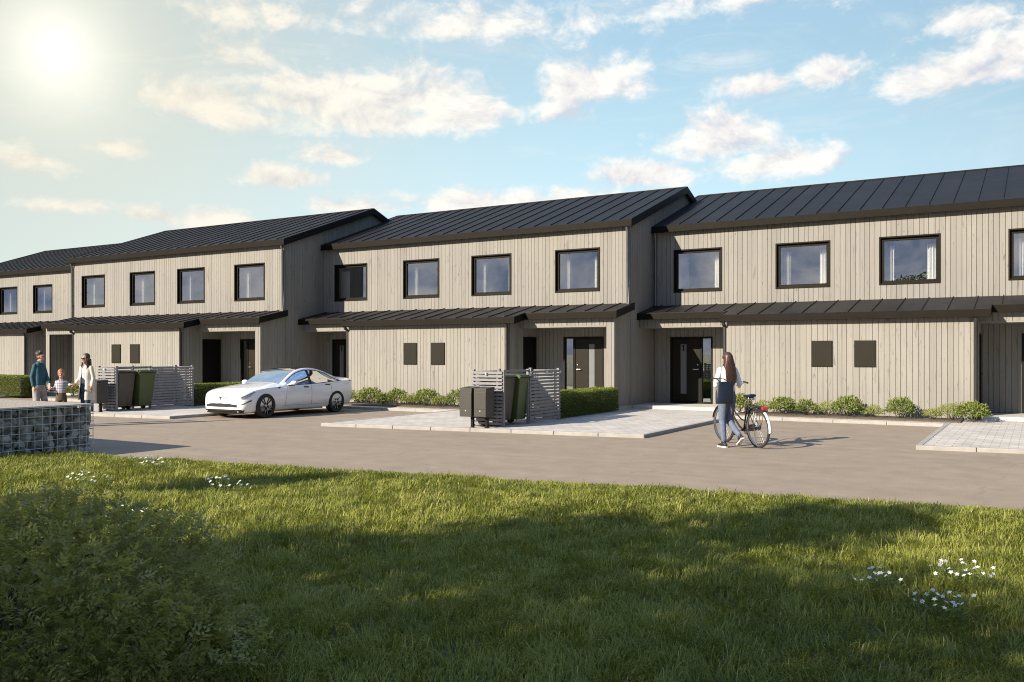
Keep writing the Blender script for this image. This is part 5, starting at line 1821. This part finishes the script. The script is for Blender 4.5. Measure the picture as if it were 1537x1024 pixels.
def hedge(name, label, x0, x1, y0, y1, z1, dens=3800, size=.036):
    t = thing(name, label, 'hedge', ((x0 + x1) / 2, (y0 + y1) / 2, .08), group='clipped hedges by the porches')
    hx, hy = (x1 - x0) / 2, (y1 - y0) / 2
    pts, nrm = [], []
    def face(n, o, u, v, nn):
        k = int(dens * (np.linalg.norm(u) * np.linalg.norm(v)) * 4)
        a = rng.uniform(-1, 1, k); b = rng.uniform(-1, 1, k)
        p = np.array(o) + a[:, None] * np.array(u) + b[:, None] * np.array(v)
        ins = -np.abs(rng.normal(0, .035, k)) + .015 + .03 * (vnoise(p[:, 0] + p[:, 2], p[:, 1] + p[:, 2] * .7, .22, 41) - .5)
        pts.append(p + ins[:, None] * np.array(nn)); nrm.append(np.tile(nn, (k, 1)))
    zc = z1 / 2
    face(0, (hx, 0, zc), (0, hy, 0), (0, 0, zc), (1., 0, 0)); face(0, (-hx, 0, zc), (0, hy, 0), (0, 0, zc), (-1., 0, 0))
    face(0, (0, hy, zc), (hx, 0, 0), (0, 0, zc), (0, 1., 0)); face(0, (0, -hy, zc), (hx, 0, 0), (0, 0, zc), (0, -1., 0))
    face(0, (0, 0, z1), (hx, 0, 0), (0, hy, 0), (0, 0, 1.))
    P = np.concatenate(pts); N_ = np.concatenate(nrm)
    P[:, 2] = np.maximum(P[:, 2], .0)
    # rounded, slightly uneven edges
    P[:, 0] *= 1 - .05 * np.clip((P[:, 2] / z1 - .8) * 5, 0, 1)
    n = len(P)
    D = N_ * .7 + rng.normal(0, .6, (n, 3)) + [0, 0, .45]
    tone = .05 + .5 * rng.random(n) + .5 * (P[:, 2] > z1 - .05) * rng.random(n) ** .5  # top leaves toned lighter: the sunlit top is put into their colour
    leaves('foliage', P, D, N_ + rng.normal(0, .5, (n, 3)) + [0, 0, .4], rng.uniform(.7, 1.3, n) * size, rng.uniform(.45, .6, n) * size, tone, M_HEDGE, t)
    b = MB()
    for k in range(int(hy * 26) + int(hx * 10)):
        x, y = random.uniform(-hx * .7, hx * .7), random.uniform(-hy * .95, hy * .95)
        p = Vector((x, y, -.02))
        for j in range(3):
            q = Vector((min(max(x + random.gauss(0, .12), -hx * .85), hx * .85), min(max(y + random.gauss(0, .12), -hy * .97), hy * .97), z1 * random.uniform(.6, .92)))
            b.tube([p, p.lerp(q, .5) + Vector((random.gauss(0, .03), random.gauss(0, .03), 0)), q], [.010, .008, .004], 5)
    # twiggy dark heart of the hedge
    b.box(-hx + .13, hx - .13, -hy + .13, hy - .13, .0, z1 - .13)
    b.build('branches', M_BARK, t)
    return t

hedge('hedge', 'clipped green hedge between the nearer bin screen and the porch', -10.62, -9.92, 18.95, 22.35, .60)
hedge('hedge', 'clipped green hedge left of the white car, beyond the bin screen', -22.7, -21.85, 17.9, 20.5, .60, 3000, .040)
hedge('hedge', 'low clipped hedge at the left edge, behind the man in teal', -36.5, -25.5 - 6.6, 18.55, 19.6, .70, 2600, .045)


def shrub(x, y, z, r, h, kind, label, group):
    t = thing('shrub', label, 'shrub', (x, y, z), group=group)
    r *= 1.12; n = int(820 * (r / .3) ** 1.4)
    d = rand_dir(n * 2); d = d[d[:, 2] > -.2][:n]; n = len(d)
    lump = .75 + .35 * vnoise(d[:, 0] * 2 + x * 7, d[:, 1] * 2 + d[:, 2] * 2, .5, 50)
    P = d * [r, r, h * .62] * (lump * (1 - .5 * rng.random(n) ** 2))[:, None] + [0, 0, h * .36]
    P[:, 2] = np.maximum(P[:, 2], .01)
    D = d + rng.normal(0, .55, (n, 3)) + [0, 0, .4]
    if kind == 0:
        L, Wf, base = rng.uniform(.04, .075, n), .55, .30
    elif kind == 1:
        L, Wf, base = rng.uniform(.03, .05, n), .40, .55
        D = d * .6 + rng.normal(0, .4, (n, 3)) + [0, 0, 1.0]
    else:
        L, Wf, base = rng.uniform(.05, .10, n), .30, .18
    tone = base + .32 * rng.random(n) + .12 * d[:, 2]
    leaves('foliage', P, D, d + rng.normal(0, .4, (n, 3)) + [0, 0, .6], L, L * Wf, tone, M_SHRUB, t)
    b = MB()
    for k in range(9):
        dd = Vector(d[rng.integers(n)])
        e = Vector((dd.x * r * .7, dd.y * r * .7, h * random.uniform(.4, .8)))
        b.tube([(random.gauss(0, .03), random.gauss(0, .03), -.01), e * .5, e], [.007, .006, .003], 5)
    b.build('stems', M_BARK, t)
    return t

ORD = ['first', 'second', 'third', 'fourth', 'fifth', 'sixth', 'seventh', 'eighth', 'ninth', 'tenth', 'eleventh', 'twelfth']
LOOK = ['broad-leaved green', 'fine-leaved yellow-green', 'narrow-leaved dark green']
BEDNAME = {3: 'along the wall behind the bicycle', 2: 'along the wall right of the white car', 1: 'along the wall behind the boy'}
PLANTS = {3: [(3.35, .30, .50, 0), (3.95, .22, .36, 1), (4.45, .30, .46, 0), (5.05, .24, .40, 2), (5.55, .27, .38, 1), (6.05, .33, .52, 0), (6.65, .22, .30, 1), (7.25, .32, .50, 2), (7.95, .20, .27, 1), (8.35, .33, .42, 1), (8.80, .33, .46, 0)],
          2: [(3.15, .30, .50, 0), (3.62, .26, .42, 1), (4.15, .34, .52, 0), (4.75, .24, .34, 2), (5.22, .30, .50, 0), (5.75, .30, .36, 1), (6.35, .36, .52, 0), (6.90, .28, .34, 1), (7.45, .28, .50, 2), (7.95, .30, .42, 0)],
          1: [(3.1, .30, .46, 1), (3.6, .34, .50, 0), (4.3, .30, .40, 1), (5.0, .3, .46, 0)]}
for k, L_ in PLANTS.items():
    hx_, hy_ = HOUSE[k]
    for i, (lx, r, h, kind) in enumerate(L_):
        yb = (STRIPS[k][3] + hy_ + YG) / 2
        shrub(hx_ + lx, yb + random.uniform(-.10, .06), .09, r, h, kind, '%s shrub, %s from the left %s' % (LOOK[kind], ORD[i], BEDNAME[k]), 'shrubs %s' % BEDNAME[k])


def flowers(x, y, r, nf, label):
    z = float(lawn_z(np.array([x]), np.array([y]))[0])
    t = thing('flower_clump', label, 'flowers', (x, y, z), group='white flowers in the lawn')
    P, D, N_, T = [], [], [], []
    PL, DL, NL = [], [], []
    st = MB()
    for k in range(nf):
        a, q = random.uniform(0, 2 * PI), r * math.sqrt(random.random())
        c = np.array([math.cos(a) * q * 1.3, math.sin(a) * q, random.uniform(.10, .19)])
        ax = np.array([random.gauss(0, .45), random.gauss(0, .45) - .35, 1.0]); ax /= np.linalg.norm(ax)
        u = np.cross(ax, [1, 0, 0]); u /= np.linalg.norm(u); v = np.cross(ax, u)
        st.tube([(c[0] * .7, c[1] * .7, 0), (c[0] * .95, c[1] * .95, c[2] * .6), tuple(c)], [.003, .0025, .002], 5)
        for j in range(5):
            b_ = 2 * PI * j / 5 + a
            e = u * math.cos(b_) + v * math.sin(b_) + ax * .25
            P.append(c); D.append(e); N_.append(ax); T.append(random.random())
        for j in range(6):
            b_ = random.uniform(0, 2 * PI)
            PL.append(c * [1, 1, random.uniform(.2, .8)]); DL.append([math.cos(b_), math.sin(b_), .5]); NL.append([0, 0, 1.])
    k = max(.8, min(1.05, math.hypot(x, y) / 8))
    for q in range(nf):
        sl = slice(5 * q, 5 * q + 5)
        leaves('flower', np.array(P[sl]), np.array(D[sl]), np.array(N_[sl]), .021 * k, .014 * k, np.array(T[sl]), M_PETAL, t, .1)
    leaves('leaves', np.array(PL), np.array(DL), np.array(NL), .05, .016, rng.random(len(PL)) * .6, M_SHRUB, t, .1)
    st.build('stems', M_SHRUB, t)

flowers(-0.88, 6.03, 0.12, 18, 'white flower clump in a sunny gap, leftmost of the three right-hand clumps')
flowers(-0.43, 6.50, 0.17, 26, 'wide clump of white flowers farthest back of the three near the right edge')
flowers(-0.50, 5.67, 0.15, 22, 'white flower clump in the shade, lowest of the three near the right edge')
flowers(-9.98, 7.50, 0.20, 22, 'small clump of white flowers at the top of the lawn beside the road shadow')
flowers(-9.34, 6.19, 0.20, 22, 'small clump of white flowers on the lawn just below the gabion wall')
flowers(-7.77, 6.83, 0.20, 20, 'small clump of white flowers in the middle of the left lawn')
flowers(-7.02, 5.16, 0.16, 20, 'white flower clump just behind the top of the big dark bush')


def shade_tree(l, f, h, cr, cz, ch, n, label):
    x, y = cam_xy(l, f)
    t = thing('tree', label, 'tree', (x, y, -.03), group='trees behind the viewer')
    b = MB()
    b.tube([(0, 0, -.1), (.05, .03, h * .3), (-.04, .05, h * .6), (.03, 0, h * .9)], [.16, .13, .09, .03], 10)
    for k in range(12):
        a = 2 * PI * k / 12 * 2.4; z0 = cz - ch * .7 + ch * 1.2 * k / 12
        e = Vector((math.cos(a) * cr * .8, math.sin(a) * cr * .8, z0 + ch * .3))
        b.tube([(0, 0, z0 - .3), e * .5 + Vector((0, 0, z0 * .42)), e], [.05, .035, .012], 6)
    b.build('trunk', M_BARK, t, smooth=True)
    d = rand_dir(n)
    lump = .55 + .75 * vnoise(d[:, 0] * 2 + l, d[:, 1] * 2 + d[:, 2] * 2 + f, .5, 60)
    P = d * [cr, cr, ch] * (lump * rng.random(n) ** .4)[:, None] + [0, 0, cz]
    leaves('crown', P, rand_dir(n), rand_dir(n), rng.uniform(.12, .2, n), .09, rng.random(n), M_TREE, t)

for i, (sl, sf, tt, cr, ch) in enumerate(SHADE):
    # (sl, sf): middle of the shade on the lawn, tt: how far the tree stands towards the sun
    cz = tt * math.tan(math.radians(SUN_EL_DEG))
    shade_tree(sl - .839 * tt, sf - .548 * tt, cz + ch * .7, cr, cz, ch, int(5200 * cr * cr / 4) + 500, 'leafy tree standing behind the viewer, shading the lawn')

# ------------------------------------------------------------------ camera, sun, sky
cam = bpy.data.cameras.new('camera')
cam.lens = 31.016; cam.sensor_width = 36; cam.sensor_fit = 'HORIZONTAL'
cam.shift_y = .01226
cam.clip_start = .1; cam.clip_end = 4000
co = bpy.data.objects.new('camera', cam); COL.objects.link(co)
co.location = (0, 0, 1.65)
co.rotation_euler = (PI / 2, 0, YAW)
scene.camera = co

SUN_EL = math.radians(SUN_EL_DEG)
SUN_AZ = math.atan2(-.44, -.90)         # compass bearing of the sun, from +Y towards +X
sun = bpy.data.lights.new('sun', 'SUN')
sun.energy = 5.0; sun.angle = math.radians(.5); sun.color = (1, .895, .745)
so = bpy.data.objects.new('sun', sun); COL.objects.link(so)
to_sun = Vector((math.sin(SUN_AZ) * math.cos(SUN_EL), math.cos(SUN_AZ) * math.cos(SUN_EL), math.sin(SUN_EL)))
so.rotation_euler = to_sun.to_track_quat('Z', 'Y').to_euler()
so.location = to_sun * 60

world = bpy.data.worlds.new('World'); scene.world = world
world.use_nodes = True
wt = NT(world.node_tree)
for nd in list(wt.n): wt.n.remove(nd)
out = wt.node('ShaderNodeOutputWorld')
sky = wt.node('ShaderNodeTexSky', sky_type='NISHITA', sun_disc=False)
sky.sun_elevation = SUN_EL; sky.sun_rotation = SUN_AZ
sky.altitude = 0; sky.air_density = 1.0; sky.dust_density = .2; sky.ozone_density = 2.5
tc = wt.node('ShaderNodeTexCoord')
sep = wt.node('ShaderNodeSeparateXYZ', inp={0: tc.outputs['Generated']})
DEG = 180 / PI
az = wt.math('MULTIPLY', wt.math('ARCTAN2', sep.outputs[0], sep.outputs[1]), DEG)
el = wt.math('MULTIPLY', wt.math('ARCSINE', sep.outputs[2]), DEG)
bg_sky = wt.node('ShaderNodeBackground', inp={'Color': sky.outputs[0], 'Strength': wt.math('MULTIPLY_ADD', wt.math('MULTIPLY', wt.math('SUBTRACT', el, 18.0), 1 / 40.0, clamp=True), .150, .034)})
# cumulus banks: bearing, elevation, half width, half height (degrees), weight
BANKS = [(-49.5, 15.0, 5.0, 1.9, 1.1), (-34.0, 15.2, 4.5, 1.9, 1.05), (-40.0, 14.6, 9, 1.6, 1.0), (-43.5, 15.6, 8.5, 2.6, 1.1), (-37.8, 16.0, 7.0, 2.6, 1.1), (-47.5, 14.4, 6, 1.5, .9), (-25.6, 16.8, 4.0, 2.6, 1.05), (-27.2, 15.2, 3.0, 1.4, .8),
         (-17.4, 13.2, 5.0, 2.3, 1.1), (-14.2, 11.6, 5.0, 1.6, 1.0), (-22.2, 11.2, 4.2, 1.3, .95), (-15.0, 16.2, 3.2, 1.1, .9), (-10.8, 16.6, 3.0, 1.5, .95),
         (-3.6, 15.6, 5.0, 1.6, 1.05), (1.0, 16.4, 6, 2.8, 1.1), (-3.0, 18.6, 3.6, 1.4, .85), (5, 20, 6, 4, 1.0),
         (-45.4, 10.8, 3.2, 1.0, .95), (-41.4, 9.3, 4.0, 1.0, .95), (-33.0, 9.6, 6.5, 1.3, 1.0), (-50.2, 8.1, 4.0, 1.1, .95), (-26.0, 9.8, 4, 1.2, .85),
         (-47.8, 17.6, 4.0, 1.8, .72), (-59.6, 10.8, 2.8, 1.2, .85), (-55.0, 12.0, 3.0, .8, .75), (-52.8, 8.2, 2.2, .7, .8), (-58, 8.4, 3, .6, .7), (-47.0, 20.2, 5, 1.5, .6),
         (-41.5, 12.4, 3.4, .9, .7), (-32, 20.5, 10, 1.8, .55), (-14, 21.5, 12, 1.6, .55)]
cover = None
for (a0, e0, wa, we, wt_) in BANKS:
    dx = wt.math('MULTIPLY', wt.math('SUBTRACT', az, a0), 1 / wa)
    dy = wt.math('MULTIPLY', wt.math('SUBTRACT', el, e0), 1 / we)
    # flat bases: the lower half of a bank closes faster
    dy = wt.math('MAXIMUM', dy, wt.math('MULTIPLY', dy, -1.5))
    r2 = wt.math('ADD', wt.math('MULTIPLY', dx, dx), wt.math('MULTIPLY', dy, dy))
    g = wt.math('MULTIPLY', wt.math('SUBTRACT', 1.0, wt.math('SQRT', r2)), wt_)
    g = wt.math('MAXIMUM', g, -1.0)
    cover = g if cover is None else wt.math('MAXIMUM', cover, g)
# clouds over the rest of the sky, seen only in reflections
cv = wt.node('ShaderNodeCombineXYZ', inp={'X': az, 'Y': wt.math('MULTIPLY', el, 1.45), 'Z': 3.7})
big = wt.noise(cv.outputs[0], .045, 3, .5)
behind = wt.math('MULTIPLY', wt.math('SUBTRACT', wt.math('COSINE', wt.math('MULTIPLY', wt.math('ADD', az, 150.0), PI / 180)), .25), 3.0, clamp=True)
rest = wt.math('MULTIPLY', wt.math('SUBTRACT', big, .50), 4.0)
low = wt.math('SUBTRACT', 1.0, wt.math('MULTIPLY', wt.math('ABSOLUTE', el), 1 / 22.0), clamp=True)
rest = wt.math('MULTIPLY_ADD', low, 2.2, rest)
cover = wt.math('MAXIMUM', cover, wt.math('SUBTRACT', wt.math('MULTIPLY', wt.math('ADD', rest, 1.0), behind), 1.0))
n1 = wt.noise(cv.outputs[0], .26, 8, .60, .35)
n2 = wt.noise(cv.outputs[0], 1.1, 4, .6, .2)
dens = wt.math('MULTIPLY_ADD', wt.math('SUBTRACT', n1, .5), 2.3, cover)
dens = wt.math('MULTIPLY_ADD', wt.math('SUBTRACT', n2, .5), .75, dens)
mask = wt.node('ShaderNodeMapRange', interpolation_type='SMOOTHSTEP', inp={'Value': dens, 'From Min': -.06, 'From Max': .70, 'To Max': .97}).outputs[0]
# lighter where a bank faces up and to the left, greyer underneath
cv2 = wt.node('ShaderNodeVectorMath', operation='ADD', inp={0: cv.outputs[0], 1: (-.6, 1.0, 0)})
n3 = wt.noise(cv2.outputs[0], .26, 6, .60, .35)
lit = wt.math('MULTIPLY_ADD', wt.math('SUBTRACT', n1, n3), 2.0, .58, clamp=True)
ccol = wt.ramp(lit, [(.25, (.62, .65, .72)), (.5, (.84, .82, .81)), (.75, (1.0, .97, .91))])
bcol = wt.ramp(n1, [(.36, (.28, .36, .55)), (.50, (.53, .57, .68)), (.64, (.82, .81, .82))])
high = wt.math('MULTIPLY', wt.math('SUBTRACT', el, 25.0), 1 / 35.0, clamp=True)
bcol = wt.mix(high, bcol, (.80, .82, .86))
ccol = wt.mix(behind, ccol, bcol)
bg_cl = wt.node('ShaderNodeBackground', inp={'Color': ccol, 'Strength': .57})
# thin high veil
vv = wt.node('ShaderNodeCombineXYZ', inp={'X': wt.math('MULTIPLY', az, .4), 'Y': wt.math('MULTIPLY', el, 1.6), 'Z': 9.1})
veil = wt.noise(vv.outputs[0], .16, 8, .66, 1.6)
vm = wt.node('ShaderNodeMapRange', interpolation_type='SMOOTHSTEP', inp={'Value': veil, 'From Min': .46, 'From Max': .80, 'To Max': .55}).outputs[0]
vm = wt.math('MULTIPLY', vm, wt.node('ShaderNodeMapRange', inp={'Value': el, 'From Min': 9.0, 'From Max': 18.0}).outputs[0])
mask = wt.math('MAXIMUM', mask, vm)
# paler, hazier sky on the side away from the sun
fa = wt.math('MULTIPLY', wt.math('ADD', az, 30.0), 1 / 50.0)
fa = wt.math('SUBTRACT', 1.0, wt.math('MULTIPLY', fa, fa), clamp=True)
fe = wt.math('SUBTRACT', 1.0, wt.math('MULTIPLY', el, 1 / 45.0), clamp=True)
fw = wt.math('MULTIPLY', wt.math('POWER', fa, .6), wt.math('POWER', fe, .35))
fcol = wt.ramp(wt.math('MULTIPLY', el, 1 / 30.0, clamp=True), [(.10, (.62, .78, .83)), (.32, (.52, .72, .81)), (.55, (.42, .63, .75)), (.75, (.36, .56, .71)), (1, (.22, .40, .56))])
bg_f = wt.node('ShaderNodeBackground', inp={'Color': fcol, 'Strength': .70})
mf = wt.node('ShaderNodeMixShader')
wt.l.new(fw, mf.inputs[0]); wt.l.new(bg_sky.outputs[0], mf.inputs[1]); wt.l.new(bg_f.outputs[0], mf.inputs[2])
mx = wt.node('ShaderNodeMixShader')
wt.l.new(mask, mx.inputs[0]); wt.l.new(mf.outputs[0], mx.inputs[1]); wt.l.new(bg_cl.outputs[0], mx.inputs[2])
# sun glow painted into the sky colour, off the sun lamp's bearing
gx = wt.math('SUBTRACT', az, -58.1); gy = wt.math('SUBTRACT', el, 17.0)
gr = wt.math('SQRT', wt.math('ADD', wt.math('MULTIPLY', gx, gx), wt.math('MULTIPLY', gy, gy)))
core = wt.math('POWER', wt.math('SUBTRACT', 1.0, wt.math('MULTIPLY', gr, 1 / 8.5), clamp=True), 3.2)
halo = wt.math('POWER', wt.math('SUBTRACT', 1.0, wt.math('MULTIPLY', gr, 1 / 36.0), clamp=True), 1.6)
bg_core = wt.node('ShaderNodeBackground', inp={'Color': (1, .98, .93, 1), 'Strength': wt.math('MULTIPLY', core, .22)})
bg_halo = wt.node('ShaderNodeBackground', inp={'Color': (.66, .60, .40, 1), 'Strength': wt.math('MULTIPLY', halo, .5)})
ad = wt.node('ShaderNodeAddShader'); wt.l.new(mx.outputs[0], ad.inputs[0]); wt.l.new(bg_core.outputs[0], ad.inputs[1])
mh = wt.node('ShaderNodeMixShader')
wt.l.new(wt.math('MULTIPLY', halo, .75), mh.inputs[0]); 
bg_h2 = wt.node('ShaderNodeBackground', inp={'Color': (.88, .81, .60, 1), 'Strength': .54})
wt.l.new(ad.outputs[0], mh.inputs[1]); wt.l.new(bg_h2.outputs[0], mh.inputs[2])
ad2 = wt.node('ShaderNodeAddShader'); wt.l.new(mh.outputs[0], ad2.inputs[0]); wt.l.new(bg_core.outputs[0], ad2.inputs[1])
wt.l.new(ad2.outputs[0], out.inputs['Surface'])
for n_ in ('bg_halo',): pass
world.cycles.sampling_method = 'MANUAL'; world.cycles.sample_map_resolution = 1024

vs = scene.view_settings
vs.view_transform = 'Standard'; vs.look = 'None'; vs.gamma = 1; vs.exposure = 0.92
scene.render.engine = 'CYCLES'
cy = scene.cycles
cy.max_bounces = 8; cy.diffuse_bounces = 3; cy.glossy_bounces = 4; cy.transmission_bounces = 6; cy.transparent_max_bounces = 12
cy.caustics_reflective = False; cy.caustics_refractive = False
cy.use_adaptive_sampling = True; cy.adaptive_threshold = .008
cy.use_denoising = True
cy.filter_width = 1.05
cy.denoising_prefilter = 'NONE'
try: cy.denoiser = 'OPENIMAGEDENOISE'
except Exception: pass
